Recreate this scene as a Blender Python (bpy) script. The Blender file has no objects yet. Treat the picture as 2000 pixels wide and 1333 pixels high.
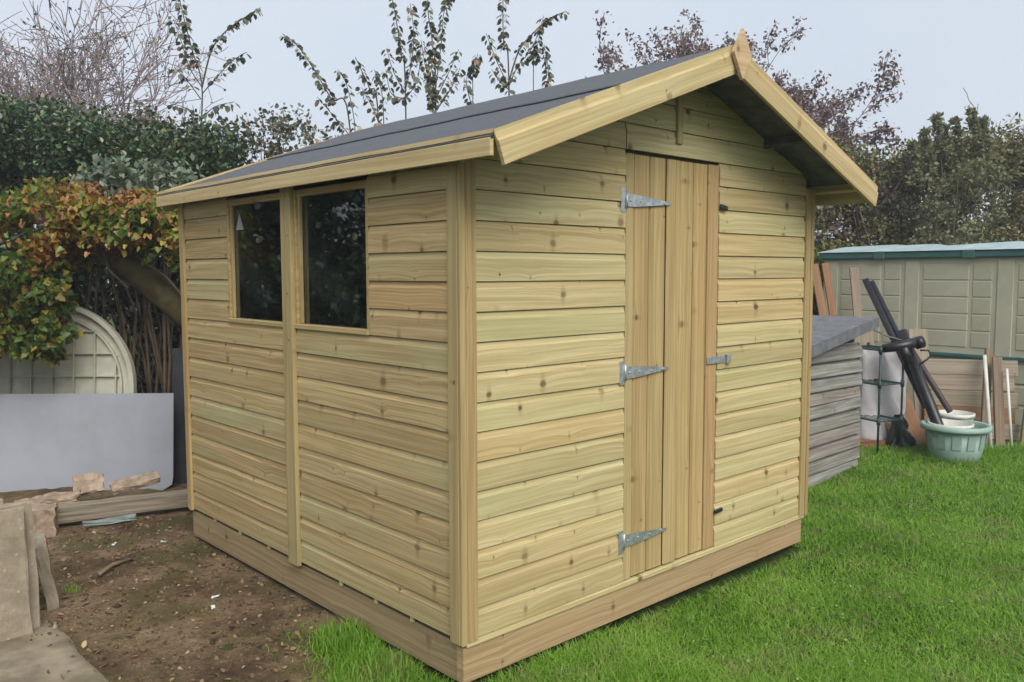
import bpy, bmesh, math, random
import numpy as np
from mathutils import Matrix, Vector

# ---------------------------------------------------------------- camera, sky, sun, exposure
scene = bpy.context.scene
COL = scene.collection
random.seed(7)
RNG = np.random.default_rng(11)

CAM = Vector((-1.94721, -2.38809, 1.57747))
FWD = Vector((0.67534026, 0.73309009, -0.0805882))
RIGHT = Vector((0.7353456, -0.67768785, -0.00245394))
UP = RIGHT.cross(FWD)
cam_data = bpy.data.cameras.new('camera')
cam_data.sensor_width = 36.0
cam_data.lens = 36.0 * 1660.7 / 2000.0
cam_data.clip_start = 0.05
cam_data.clip_end = 2000.0
cam = bpy.data.objects.new('camera', cam_data)
COL.objects.link(cam)
M = Matrix.Identity(4)
for i in range(3):
    M[i][0] = RIGHT[i]; M[i][1] = UP[i]; M[i][2] = -FWD[i]; M[i][3] = CAM[i]
cam.matrix_world = M
scene.camera = cam

SUN_DIR = Vector((-0.27, -0.66, 0.70)).normalized()      # towards the sun
world = bpy.data.worlds.new('World')
scene.world = world
world.use_nodes = True
wn = world.node_tree
wn.nodes.clear()
w_out = wn.nodes.new('ShaderNodeOutputWorld')
w_bg = wn.nodes.new('ShaderNodeBackground')
w_sky = wn.nodes.new('ShaderNodeTexSky')
w_sky.sky_type = 'NISHITA'
w_sky.sun_disc = False
w_sky.sun_elevation = math.asin(SUN_DIR.z)
w_sky.sun_rotation = math.atan2(SUN_DIR.x, SUN_DIR.y)
w_sky.air_density = 1.0
w_sky.dust_density = 4.0
w_mix = wn.nodes.new('ShaderNodeMix'); w_mix.data_type = 'RGBA'
w_mix.inputs[0].default_value = 0.86                      # thick even cloud over the blue
w_cl = wn.nodes.new('ShaderNodeMix'); w_cl.data_type = 'RGBA'
w_no = wn.nodes.new('ShaderNodeTexNoise'); w_no.inputs['Scale'].default_value = 1.6
w_no.inputs['Detail'].default_value = 4.0
w_cl.inputs[6].default_value = (3.15, 3.55, 4.12, 1)
w_cl.inputs[7].default_value = (4.45, 4.72, 5.05, 1)
wn.links.new(w_no.outputs['Fac'], w_cl.inputs[0])
wn.links.new(w_sky.outputs[0], w_mix.inputs[6])
wn.links.new(w_cl.outputs[2], w_mix.inputs[7])
wn.links.new(w_mix.outputs[2], w_bg.inputs['Color'])
w_bg.inputs['Strength'].default_value = 0.10
wn.links.new(w_bg.outputs[0], w_out.inputs['Surface'])

sun_data = bpy.data.lights.new('sun', 'SUN')
sun_data.energy = 1.5
sun_data.angle = math.radians(40)
sun_data.color = (1.0, 0.955, 0.89)
sun = bpy.data.objects.new('sun', sun_data)
COL.objects.link(sun)
sun.rotation_euler = SUN_DIR.to_track_quat('Z', 'Y').to_euler()

scene.view_settings.view_transform = 'Standard'
scene.view_settings.look = 'None'
scene.view_settings.exposure = 0.97
scene.view_settings.gamma = 1.0
scene.view_settings.use_curve_mapping = False

scene.cycles.max_bounces = 5
scene.cycles.diffuse_bounces = 2
scene.cycles.glossy_bounces = 3
scene.cycles.transmission_bounces = 3
scene.cycles.transparent_max_bounces = 8
scene.cycles.volume_bounces = 0
scene.cycles.adaptive_threshold = 0.02

# ---------------------------------------------------------------- helpers: objects
WM = {}                                                    # world matrix of every object built

def S(s, d, z=0.0):
    """site frame of the garden: s metres across, d metres up the garden, z height"""
    return Vector((-1.94721 + 0.7354 * s + 0.6776 * d, -2.38809 - 0.6776 * s + 0.7354 * d, z))
SITE_YAW = math.atan2(-0.6776, 0.7354)

def TR(loc=(0, 0, 0), rz=0.0, rx=0.0, ry=0.0):
    return Matrix.Translation(Vector(loc)) @ Matrix.Rotation(rz, 4, 'Z') @ Matrix.Rotation(ry, 4, 'Y') @ Matrix.Rotation(rx, 4, 'X')

def BASIS(o, x, y, z):
    m = Matrix.Identity(4)
    for i in range(3):
        m[i][0] = x[i]; m[i][1] = y[i]; m[i][2] = z[i]; m[i][3] = o[i]
    return m

def link(o, mw, parent):
    COL.objects.link(o)
    if parent is not None:
        o.parent = parent
        o.matrix_basis = WM[parent.name].inverted() @ mw
    else:
        o.matrix_basis = mw
    WM[o.name] = mw.copy()
    return o

def thing(name, label, cat, mw=None, group=None):
    o = bpy.data.objects.new(name, None)
    o.empty_display_size = 0.1
    link(o, mw if mw is not None else Matrix.Identity(4), None)
    o['label'] = label; o['category'] = cat
    if group: o['group'] = group
    return o

def tag(o, label=None, cat=None, group=None, kind=None):
    if label: o['label'] = label
    if cat: o['category'] = cat
    if group: o['group'] = group
    if kind: o['kind'] = kind
    return o

def ob(name, me, mat, parent=None, mw=None):
    o = bpy.data.objects.new(name, me)
    if mat is not None and len(me.materials) == 0:
        me.materials.append(mat)
    elif mat is not None and me.materials[0] != mat:
        o.material_slots[0].link = 'OBJECT'
        o.material_slots[0].material = mat
    return link(o, mw if mw is not None else Matrix.Identity(4), parent)

def pydata(name, v, f, smooth=False):
    me = bpy.data.meshes.new(name)
    me.from_pydata([tuple(p) for p in v], [], f)
    me.validate(); me.update()
    if smooth:
        me.polygons.foreach_set('use_smooth', [True] * len(me.polygons))
    return me

def npmesh(name, V, F, smooth=False):
    """V (n,3); F (m,k) one polygon size"""
    me = bpy.data.meshes.new(name)
    V = np.asarray(V, np.float32); F = np.asarray(F, np.int32)
    k = F.shape[1]
    me.vertices.add(len(V)); me.vertices.foreach_set('co', V.ravel())
    me.loops.add(F.size); me.loops.foreach_set('vertex_index', F.ravel())
    me.polygons.add(len(F))
    me.polygons.foreach_set('loop_start', np.arange(0, F.size, k, dtype=np.int32))
    me.polygons.foreach_set('loop_total', np.full(len(F), k, np.int32))
    if smooth: me.polygons.foreach_set('use_smooth', np.ones(len(F), bool))
    me.update(calc_edges=True)
    return me

_boxes = {}
def box(sx, sy, sz, bev=0.0):
    """box from the origin corner, +x +y +z, edges eased"""
    key = (round(sx, 4), round(sy, 4), round(sz, 4), bev)
    if key in _boxes: return _boxes[key]
    bm = bmesh.new()
    bmesh.ops.create_cube(bm, size=1.0)
    for v in bm.verts:
        v.co = Vector(((v.co.x + .5) * sx, (v.co.y + .5) * sy, (v.co.z + .5) * sz))
    if bev > 0:
        bmesh.ops.bevel(bm, geom=bm.edges[:], offset=bev, segments=1, affect='EDGES')
    me = bpy.data.meshes.new('box'); bm.to_mesh(me); bm.free()
    _boxes[key] = me
    return me

def rough_box(name, sx, sy, sz, n=5, amp=0.006, seed=0, chip=0.0):
    """broken stone or old timber: a box, centred, with uneven faces and knocked edges"""
    bm = bmesh.new()
    bmesh.ops.create_cube(bm, size=1.0)
    bmesh.ops.subdivide_edges(bm, edges=bm.edges[:], cuts=n, use_grid_fill=True)
    rs = random.Random(seed)
    for v in bm.verts:
        c = v.co
        ed = sum(1 for q in c if abs(abs(q) - .5) < 1e-4)
        k = 1.0
        a = amp * (2.2 if ed > 1 else 1.0)
        c2 = Vector((c.x * sx, c.y * sy, c.z * sz))
        if ed > 1: c2 *= (1 - chip * rs.random())
        v.co = c2 + Vector((rs.uniform(-a, a), rs.uniform(-a, a), rs.uniform(-a, a)))
    me = bpy.data.meshes.new(name); bm.to_mesh(me); bm.free()
    return me

SHIP = [(0.012, 0.0), (-0.0030, 0.0), (-0.0040, 0.0012), (-0.0040, 0.0835), (-0.0030, 0.0846), (-0.0012, 0.0850),
        (0.0018, 0.0940), (0.0040, 0.1086), (0.0100, 0.1092), (0.0100, 0.1112), (0.012, 0.1112)]
_pb = {}
def prof_board(L, prof, x0=None, x1=None, key=None):
    """extrude a (y,z) profile along x; ends may follow x0(z), x1(z)"""
    if x0 is None and x1 is None:
        kk = (round(L, 4), key)
        if kk in _pb: return _pb[kk]
    n = len(prof); V = []
    for (y, z) in prof: V.append((x0(z) if x0 else 0.0, y, z))
    for (y, z) in prof: V.append((x1(z) if x1 else L, y, z))
    F = [tuple(range(n)), tuple(range(2 * n - 1, n - 1, -1))]
    for i in range(n):
        j = (i + 1) % n
        F.append((i, i + n, j + n, j))
    me = pydata('board', V, F)
    bm = bmesh.new(); bm.from_mesh(me); bmesh.ops.recalc_face_normals(bm, faces=bm.faces[:]); bm.to_mesh(me); bm.free()
    if x0 is None and x1 is None: _pb[kk] = me
    return me

def scaled(prof, sz, sy=1.0):
    return [(y * sy, z * sz) for y, z in prof]

def tube(paths, sides=6, name='tube', smooth=True, cap=True):
    """paths: list of (points, radii) swept into one mesh"""
    V = []; F = []
    for pts, rad in paths:
        pts = [Vector(p) for p in pts]
        n = len(pts); base = len(V)
        t0 = (pts[1] - pts[0]).normalized()
        a = Vector((0, 0, 1)) if abs(t0.z) < 0.9 else Vector((1, 0, 0))
        u = t0.cross(a).normalized()
        for i in range(n):
            t = (pts[min(i + 1, n - 1)] - pts[max(i - 1, 0)])
            t = t.normalized() if t.length > 1e-9 else t0
            u = (u - t * u.dot(t)); u = u.normalized() if u.length > 1e-6 else t.orthogonal().normalized()
            w = t.cross(u)
            r = rad[i] if hasattr(rad, '__len__') else rad
            for k in range(sides):
                an = 2 * math.pi * k / sides
                V.append(pts[i] + (u * math.cos(an) + w * math.sin(an)) * r)
        for i in range(n - 1):
            for k in range(sides):
                k2 = (k + 1) % sides
                F.append((base + i * sides + k, base + i * sides + k2, base + (i + 1) * sides + k2, base + (i + 1) * sides + k))
        if cap:
            F.append(tuple(base + k for k in range(sides - 1, -1, -1)))
            F.append(tuple(base + (n - 1) * sides + k for k in range(sides)))
    return pydata(name, V, F, smooth)

def lathe(prof, sides=28, name='lathe'):
    V = []; F = []
    n = len(prof)
    for k in range(sides):
        a = 2 * math.pi * k / sides
        for r, z in prof: V.append((r * math.cos(a), r * math.sin(a), z))
    for k in range(sides):
        k2 = (k + 1) % sides
        for i in range(n - 1):
            F.append((k * n + i, k2 * n + i, k2 * n + i + 1, k * n + i + 1))
    return pydata(name, V, F, True)

# ---------------------------------------------------------------- helpers: materials
def newmat(name):
    m = bpy.data.materials.new(name); m.use_nodes = True
    nt = m.node_tree
    b = nt.nodes['Principled BSDF']
    return m, nt, b

class N:
    """small node builder"""
    def __init__(self, nt): self.nt = nt
    def node(self, t, **kw):
        n = self.nt.nodes.new(t)
        for k, v in kw.items(): setattr(n, k, v)
        return n
    def put(self, sock, v):
        if hasattr(v, 'is_output'): self.nt.links.new(v, sock)
        elif v is not None: sock.default_value = v
    def math(self, op, a, b=None, c=None, clamp=False):
        n = self.node('ShaderNodeMath', operation=op, use_clamp=clamp)
        self.put(n.inputs[0], a)
        if b is not None: self.put(n.inputs[1], b)
        if c is not None: self.put(n.inputs[2], c)
        return n.outputs[0]
    def vmath(self, op, a, b=None, out=0):
        n = self.node('ShaderNodeVectorMath', operation=op)
        self.put(n.inputs[0], a)
        if b is not None: self.put(n.inputs[1], b)
        return n.outputs[out]
    def noise(self, vec, scale=5, detail=3, rough=0.5, dist=0.0, out='Fac'):
        n = self.node('ShaderNodeTexNoise')
        self.put(n.inputs['Vector'], vec); self.put(n.inputs['Scale'], scale)
        n.inputs['Detail'].default_value = detail; n.inputs['Roughness'].default_value = rough
        n.inputs['Distortion'].default_value = dist
        return n.outputs[out]
    def mix(self, f, a, b, blend='MIX'):
        n = self.node('ShaderNodeMix', data_type='RGBA', blend_type=blend)
        self.put(n.inputs[0], f)
        self.put(n.inputs[6], a if hasattr(a, 'is_output') else (*a, 1) if len(a) == 3 else a)
        self.put(n.inputs[7], b if hasattr(b, 'is_output') else (*b, 1) if len(b) == 3 else b)
        return n.outputs[2]
    def ramp(self, f, stops):
        n = self.node('ShaderNodeValToRGB')
        while len(n.color_ramp.elements) > 1: n.color_ramp.elements.remove(n.color_ramp.elements[0])
        n.color_ramp.elements[0].position = stops[0][0]
        n.color_ramp.elements[0].color = (*stops[0][1], 1)
        for p, c in stops[1:]:
            e = n.color_ramp.elements.new(p); e.color = (*c, 1)
        self.put(n.inputs[0], f)
        return n.outputs[0]
    def range(self, v, a, b, c=0.0, d=1.0):
        n = self.node('ShaderNodeMapRange'); n.interpolation_type = 'SMOOTHSTEP'
        self.put(n.inputs[0], v)
        for i, q in enumerate((a, b, c, d)): self.put(n.inputs[1 + i], q)
        return n.outputs[0]
    def bump(self, h, strength=0.3, dist=0.002):
        n = self.node('ShaderNodeBump'); n.inputs['Strength'].default_value = strength
        n.inputs['Distance'].default_value = dist
        self.put(n.inputs['Height'], h)
        return n.outputs[0]
    def objco(self): return self.node('ShaderNodeTexCoord').outputs['Object']
    def rand(self): return self.node('ShaderNodeObjectInfo').outputs['Random']
    def pos(self): return self.node('ShaderNodeNewGeometry').outputs['Position']
    def island(self): return self.node('ShaderNodeNewGeometry').outputs['Random Per Island']

def wood(name, light, dark, knot=(0.13, 0.078, 0.038), tintA=(1, 1, 1), tintB=(0.93, 0.90, 0.84), green=0.25,
         greencol=(0.30, 0.32, 0.17), knots=0.55, rough=0.7, weather=0.0, vary=0.85, contrast=1.0):
    """planed softwood: local x is the length of the piece, local z runs across its face"""
    m, nt, b = newmat(name); n = N(nt)
    co = n.objco(); r = n.rand()
    off = n.node('ShaderNodeCombineXYZ')
    n.put(off.inputs[0], n.math('MULTIPLY', r, 37.0)); n.put(off.inputs[1], n.math('MULTIPLY', r, 91.0)); n.put(off.inputs[2], n.math('MULTIPLY', r, 61.0))
    v = n.vmath('ADD', co, off.outputs[0])
    sep = n.node('ShaderNodeSeparateXYZ'); n.put(sep.inputs[0], v)
    # knots: one candidate per cell, real round distance
    flat = n.node('ShaderNodeCombineXYZ')
    n.put(flat.inputs[0], n.math('MULTIPLY', sep.outputs[0], 4.2)); n.put(flat.inputs[1], n.math('MULTIPLY', sep.outputs[2], 8.5))
    vor = n.node('ShaderNodeTexVoronoi'); vor.voronoi_dimensions = '2D'; vor.inputs['Scale'].default_value = 1.0
    n.put(vor.inputs['Vector'], flat.outputs[0])
    dv = n.vmath('SUBTRACT', flat.outputs[0], vor.outputs['Position'])
    dhalo = n.vmath('LENGTH', n.vmath('MULTIPLY', dv, (1 / 2.6, 1 / 15.0, 0)), None, out=1)
    dphys = n.vmath('LENGTH', n.vmath('MULTIPLY', dv, (1 / 5.4, 1 / 8.5, 0)), None, out=1)
    csep = n.node('ShaderNodeSeparateColor'); n.put(csep.inputs[0], vor.outputs['Color'])
    has = n.math('GREATER_THAN', csep.outputs[0], 1 - knots)
    krad = n.math('MULTIPLY_ADD', n.math('POWER', csep.outputs[1], 2.0), 0.016, 0.0035)
    wob = n.noise(v, 60, 2); 
    dk = n.math('ADD', dphys, n.math('MULTIPLY', n.math('SUBTRACT', wob, 0.5), 0.008))
    kmask = n.math('MULTIPLY', n.range(n.math('DIVIDE', dk, krad), 1.25, 0.45), has)
    khalo = n.math('MULTIPLY', n.range(n.math('DIVIDE', n.math('ADD', dhalo, n.math('MULTIPLY', n.math('SUBTRACT', wob, 0.5), 0.012)), krad), 2.6, 0.5), has)
    infl = n.math('MULTIPLY', n.math('POWER', 2.718, n.math('MULTIPLY', dphys, -28.0)), has)
    # grain
    warp = n.noise(n.vmath('MULTIPLY', v, (0.9, 3.0, 6.0)), 1.0, 1)
    zz = n.math('ADD', sep.outputs[2], n.math('MULTIPLY', warp, 0.045))
    zz = n.math('ADD', zz, n.math('MULTIPLY', infl, 0.016))
    gv = n.node('ShaderNodeCombineXYZ')
    n.put(gv.inputs[0], n.math('MULTIPLY', sep.outputs[0], 1.1)); n.put(gv.inputs[1], n.math('MULTIPLY', sep.outputs[1], 20.0)); n.put(gv.inputs[2], n.math('MULTIPLY', zz, 70.0))
    g1 = n.noise(gv.outputs[0], 1.0, 2, 0.55)
    gv2 = n.vmath('MULTIPLY', gv.outputs[0], (2.5, 2.0, 3.2))
    g2 = n.noise(gv2, 1.0, 2, 0.6)
    ring = n.math('SINE', n.math('MULTIPLY', zz, 520.0))
    g = n.math('ADD', n.math('MULTIPLY', g1, 0.9), n.math('MULTIPLY', g2, 0.35))
    g = n.math('ADD', g, n.math('MULTIPLY', ring, 0.028 * contrast))
    gf = n.range(g, 0.38, 0.86)
    base = n.mix(gf, light, dark)
    big = n.noise(n.vmath('MULTIPLY', v, (0.9, 4.0, 5.0)), 1.0, 2)
    base = n.mix(n.math('MULTIPLY', n.range(big, 0.46, 0.70), green), base, greencol)
    cloud = n.noise(n.vmath('MULTIPLY', v, (3.0, 6.0, 12.0)), 1.0, 3)
    base = n.mix(n.math('MULTIPLY', n.range(cloud, 0.48, 0.72), 0.5), base, n.mix(0.6, base, dark))
    base = n.mix(n.math('MULTIPLY', khalo, 0.42), base, n.mix(0.6, dark, knot))
    base = n.mix(n.math('MULTIPLY', n.math('MULTIPLY', kmask, n.math('MULTIPLY_ADD', csep.outputs[2], 0.75, 0.25)), 0.95), base, knot)
    tint = n.ramp(n.math('FRACT', n.math('MULTIPLY', r, 13.7)), [(0.0, tintA), (0.16, (0.91, 0.96, 0.90)), (0.32, (1.04, 0.93, 0.82)), (0.48, (0.87, 0.83, 0.77)), (0.64, tintB), (0.80, (1.07, 1.04, 1.0)), (0.90, (0.96, 1.0, 0.90)), (1.0, (0.83, 0.79, 0.72))])
    base = n.mix(vary, base, n.mix(1.0, base, tint, 'MULTIPLY'))
    if weather > 0:
        wv = n.noise(n.vmath('MULTIPLY', v, (2.0, 6.0, 40.0)), 1.0, 4, 0.65)
        base = n.mix(n.math('MULTIPLY', n.range(wv, 0.35, 0.75), weather), base, (0.10, 0.10, 0.095))
    n.put(b.inputs['Base Color'], base)
    b.inputs['Roughness'].default_value = rough
    b.inputs['Specular IOR Level'].default_value = 0.25
    h = n.math('ADD', n.math('MULTIPLY', g, 0.7), n.math('MULTIPLY', kmask, -0.4))
    n.put(b.inputs['Normal'], n.bump(h, 0.22, 0.0015))
    return m

def plain(name, col, rough=0.6, metal=0.0, var=0.15, scale=8.0, spec=0.4, bump=0.0, bscale=60.0, dirt=None, dirtamt=0.0, coords='obj'):
    m, nt, b = newmat(name); n = N(nt)
    co = n.objco() if coords == 'obj' else n.pos()
    f = n.noise(co, scale, 4, 0.6)
    c = n.mix(n.range(f, 0.3, 0.7), tuple(q * (1 - var) for q in col), tuple(min(1, q * (1 + var)) for q in col))
    if dirt:
        d = n.noise(n.vmath('ADD', co, (3.1, 7.7, 1.3)), scale * 0.45, 5, 0.65)
        c = n.mix(n.math('MULTIPLY', n.range(d, 0.45, 0.72), dirtamt), c, dirt)
    n.put(b.inputs['Base Color'], c)
    b.inputs['Roughness'].default_value = rough
    b.inputs['Metallic'].default_value = metal
    b.inputs['Specular IOR Level'].default_value = spec
    if bump > 0:
        n.put(b.inputs['Normal'], n.bump(n.noise(co, bscale, 4, 0.6), bump, 0.004))
    return m

def leafmat(name, stops, rough=0.45, trans=0.25, spec=0.4, zone=None, zscale=1.6):
    """leaf colours vary leaf by leaf; a little light passes through"""
    m, nt, b = newmat(name); n = N(nt)
    isl = n.island()
    f = isl
    if zone is not None:
        z = n.range(n.noise(n.pos(), zscale, 2), 0.35, 0.65)
        f = n.math('ADD', n.math('MULTIPLY', isl, 1 - zone), n.math('MULTIPLY', z, zone))
    c = n.ramp(f, stops)
    hs = n.node('ShaderNodeHueSaturation'); n.put(hs.inputs['Color'], c)
    n.put(hs.inputs['Value'], n.math('MULTIPLY_ADD', n.math('FRACT', n.math('MULTIPLY', isl, 17.3)), 0.7, 0.62))
    c = hs.outputs[0]
    n.put(b.inputs['Base Color'], c)
    b.inputs['Roughness'].default_value = rough
    b.inputs['Specular IOR Level'].default_value = spec
    t = n.node('ShaderNodeBsdfTranslucent'); n.put(t.inputs['Color'], c)
    mx = n.node('ShaderNodeMixShader'); mx.inputs[0].default_value = trans
    nt.links.new(b.outputs[0], mx.inputs[1]); nt.links.new(t.outputs[0], mx.inputs[2])
    nt.links.new(mx.outputs[0], nt.nodes['Material Output'].inputs['Surface'])
    return m

# ---------------------------------------------------------------- helpers: foliage
LEAF_OVAL = (np.array([(0, 0, 0), (0.30, 0.30, 0.05), (0.68, 0.26, 0.03), (1, 0, -0.08), (0.68, -0.26, 0.03), (0.30, -0.30, 0.05), (0.5, 0, -0.05)], float),
             [(0, 6, 1), (1, 6, 2), (2, 6, 3), (3, 6, 4), (4, 6, 5), (5, 6, 0)])
LEAF_ROUND = (np.array([(0, 0, 0), (0.22, 0.36, 0.04), (0.62, 0.40, 0.02), (1, 0.06, -0.10), (0.66, -0.38, 0.02), (0.22, -0.36, 0.04), (0.5, 0, -0.05)], float), LEAF_OVAL[1])
LEAF_QUAD = (np.array([(0, 0, 0), (0.45, 0.30, 0.06), (1, 0, -0.06), (0.45, -0.30, 0.06)], float), [(0, 2, 1), (0, 3, 2)])
LEAF_LOBED = (np.array([(0.06, 0, -0.03), (-0.04, 0.24, 0.02), (0.16, 0.46, 0.09), (0.40, 0.31, 0.02), (0.62, 0.33, 0.05), (1.0, 0, -0.14), (0.62, -0.33, 0.05), (0.40, -0.31, 0.02), (0.16, -0.46, 0.09), (-0.04, -0.24, 0.02)], float),
              [(0, 2, 1), (0, 3, 2), (0, 5, 3), (3, 5, 4), (0, 7, 5), (5, 7, 6), (0, 8, 7), (0, 9, 8)])

def unit(a): return a / np.maximum(np.linalg.norm(a, axis=-1, keepdims=True), 1e-9)

def leaf_cloud(name, P, size, axis, normal, tpl=LEAF_QUAD, bend=0.0):
    """one mesh of many leaves: P positions, axis = leaf direction, normal = upper face"""
    T, F = tpl
    P = np.asarray(P, float); n = len(P)
    a = unit(axis); nn = normal - a * np.sum(a * normal, 1, keepdims=True); nn = unit(nn); bb = np.cross(nn, a)
    size = np.broadcast_to(np.asarray(size, float), (n,))[:, None, None]
    V = P[:, None, :] + size * (T[None, :, 0:1] * a[:, None] + T[None, :, 1:2] * bb[:, None] + T[None, :, 2:3] * nn[:, None])
    Fi = np.array(F)[None] + (np.arange(n) * len(T))[:, None, None]
    return npmesh(name, V.reshape(-1, 3), Fi.reshape(-1, 3))

def rdir(n): return unit(RNG.normal(size=(n, 3)))

def clumps(centres, radii, per, squash=0.8):
    """points gathered in clumps, thicker to the outside of each"""
    out = []
    for c, r in zip(centres, radii):
        k = max(3, int(per * RNG.uniform(0.6, 1.4)))
        d = rdir(k) * (RNG.random((k, 1)) ** 0.45) * r
        d[:, 2] *= squash
        out.append(np.asarray(c)[None] + d)
    return np.concatenate(out)

def s2w(s, d, z):
    s = np.asarray(s, float); d = np.asarray(d, float)
    return np.stack([-1.94721 + 0.7354 * s + 0.6776 * d, -2.38809 - 0.6776 * s + 0.7354 * d, np.broadcast_to(z, s.shape)], -1)

def grow(start, direc, length, rad, depth, out, spread=0.6, ratio=0.72, kids=3, gnarl=0.18, up=0.10, tips=None, seg=4, rs=random):
    """one limb and its forks as tapered paths"""
    p = Vector(start); d = Vector(direc).normalized()
    pts = [p.copy()]; rads = [rad]
    for i in range(seg):
        d = (d + Vector((rs.gauss(0, gnarl), rs.gauss(0, gnarl), rs.gauss(0, gnarl) + up))).normalized()
        p = p + d * (length / seg)
        pts.append(p.copy()); rads.append(max(rad * (1 - 0.5 * (i + 1) / seg), 0.0050))
    out.append((pts, rads))
    if depth == 0:
        if tips is not None: tips.append((pts, d.copy()))
        return
    for k in range(kids):
        t = rs.uniform(0.35, 1.0) if k else 1.0
        idx = min(int(t * seg), seg); q = pts[idx]
        nd = (d + Vector((rs.gauss(0, spread), rs.gauss(0, spread), rs.gauss(0, spread * 0.7)))).normalized()
        grow(q, nd, length * ratio * rs.uniform(0.75, 1.15), max(rads[idx] * 0.72, 0.0062), depth - 1, out, spread, ratio, kids, gnarl, up, tips, seg, rs)

# ---------------------------------------------------------------- materials
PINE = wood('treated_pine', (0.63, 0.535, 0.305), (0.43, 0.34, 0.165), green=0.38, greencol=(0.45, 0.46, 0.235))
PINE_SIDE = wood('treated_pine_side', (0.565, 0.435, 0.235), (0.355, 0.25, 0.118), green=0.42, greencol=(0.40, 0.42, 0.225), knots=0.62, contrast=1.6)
PINE_TRIM = wood('treated_trim', (0.50, 0.395, 0.20), (0.345, 0.25, 0.115), green=0.25, knots=0.28)
PINE_BARGE = wood('barge_pine', (0.64, 0.52, 0.30), (0.46, 0.345, 0.17), green=0.12, knots=0.35)
PINE_FINIAL = wood('finial_pine', (0.60, 0.455, 0.285), (0.45, 0.31, 0.175), green=0.0, knots=0.2)
PINE_DOOR = wood('door_pine', (0.54, 0.425, 0.215), (0.36, 0.26, 0.118), green=0.25, greencol=(0.36, 0.36, 0.18), knots=0.5)
PINE_STILE = wood('stile_pine', (0.50, 0.375, 0.20), (0.35, 0.24, 0.115), green=0.1, knots=0.3)
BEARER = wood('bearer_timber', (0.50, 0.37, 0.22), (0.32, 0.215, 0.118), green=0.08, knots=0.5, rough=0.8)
BEARER_SIDE = wood('bearer_timber_olive', (0.42, 0.335, 0.20), (0.265, 0.20, 0.112), green=0.4, greencol=(0.25, 0.24, 0.13), knots=0.4, rough=0.85)  # darker, more olive brown than the front bearer
OLDGREY = wood('weathered_board', (0.42, 0.40, 0.37), (0.20, 0.187, 0.172), knot=(0.07, 0.065, 0.06), green=0.15, greencol=(0.19, 0.205, 0.16), knots=0.2, weather=0.7, rough=0.9)
OLDBROWN = wood('old_brown_board', (0.30, 0.225, 0.155), (0.17, 0.12, 0.08), green=0.2, greencol=(0.2, 0.19, 0.13), knots=0.2, weather=0.35, rough=0.9)
OLDPALE = wood('old_pale_board', (0.40, 0.33, 0.26), (0.26, 0.205, 0.155), green=0.1, knots=0.2, weather=0.25, rough=0.9)
ORANGEWOOD = wood('orange_board', (0.37, 0.215, 0.13), (0.25, 0.132, 0.072), green=0.0, knots=0.3, rough=0.7)
SLEEPER = wood('old_beam', (0.36, 0.30, 0.23), (0.22, 0.175, 0.13), green=0.3, greencol=(0.2, 0.2, 0.13), knots=0.3, weather=0.4, rough=0.9)
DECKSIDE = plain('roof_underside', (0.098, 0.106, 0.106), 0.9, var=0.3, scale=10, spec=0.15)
GALV = plain('galvanised_steel', (0.50, 0.53, 0.55), 0.42, metal=0.75, var=0.25, scale=35)
BLACKMETAL = plain('black_metal', (0.03, 0.03, 0.032), 0.4, metal=0.3, var=0.2)
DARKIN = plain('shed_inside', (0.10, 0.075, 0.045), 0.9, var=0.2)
STICKER = plain('white_sticker', (0.34, 0.35, 0.34), 0.5, var=0.04)

def felt_material():
    m, nt, b = newmat('mineral_felt'); n = N(nt)
    co = n.pos()
    sp = n.noise(co, 170, 3, 0.8)
    big = n.noise(co, 3.0, 4, 0.6)
    c = n.mix(n.range(sp, 0.36, 0.66), (0.052, 0.056, 0.064), (0.150, 0.158, 0.172))
    c = n.mix(n.math('MULTIPLY', n.range(big, 0.4, 0.7), 0.35), c, (0.105, 0.112, 0.124))
    n.put(b.inputs['Base Color'], c); b.inputs['Roughness'].default_value = 0.85
    b.inputs['Specular IOR Level'].default_value = 0.3
    h = n.math('ADD', n.noise(co, 170, 2, 0.7), n.math('MULTIPLY', n.noise(co, 5, 3), 2.5))
    n.put(b.inputs['Normal'], n.bump(h, 0.35, 0.003))
    return m
FELT = felt_material()

def glass_material():
    m, nt, b = newmat('window_glass'); n = N(nt)
    nt.nodes.remove(b)
    gl = n.node('ShaderNodeBsdfGlossy'); gl.inputs['Roughness'].default_value = 0.02
    gl.inputs['Color'].default_value = (0.95, 1.0, 0.98, 1)
    tr = n.node('ShaderNodeBsdfTransparent'); tr.inputs['Color'].default_value = (0.80, 0.86, 0.83, 1)
    fr = n.node('ShaderNodeFresnel'); fr.inputs['IOR'].default_value = 1.6
    df = n.node('ShaderNodeBsdfDiffuse'); df.inputs['Color'].default_value = (0.35, 0.36, 0.34, 1)
    f = n.math('MULTIPLY_ADD', fr.outputs[0], 1.5, 0.02, clamp=True)
    mx = n.node('ShaderNodeMixShader'); n.put(mx.inputs[0], f)
    nt.links.new(tr.outputs[0], mx.inputs[1]); nt.links.new(gl.outputs[0], mx.inputs[2])
    dust = n.math('MULTIPLY', n.range(n.noise(n.objco(), 3.0, 4, 0.6), 0.45, 0.8), 0.05)
    m2 = n.node('ShaderNodeMixShader'); n.put(m2.inputs[0], dust)
    nt.links.new(mx.outputs[0], m2.inputs[1]); nt.links.new(df.outputs[0], m2.inputs[2])
    nt.links.new(m2.outputs[0], nt.nodes['Material Output'].inputs['Surface'])
    return m
GLASS = glass_material()

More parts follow.
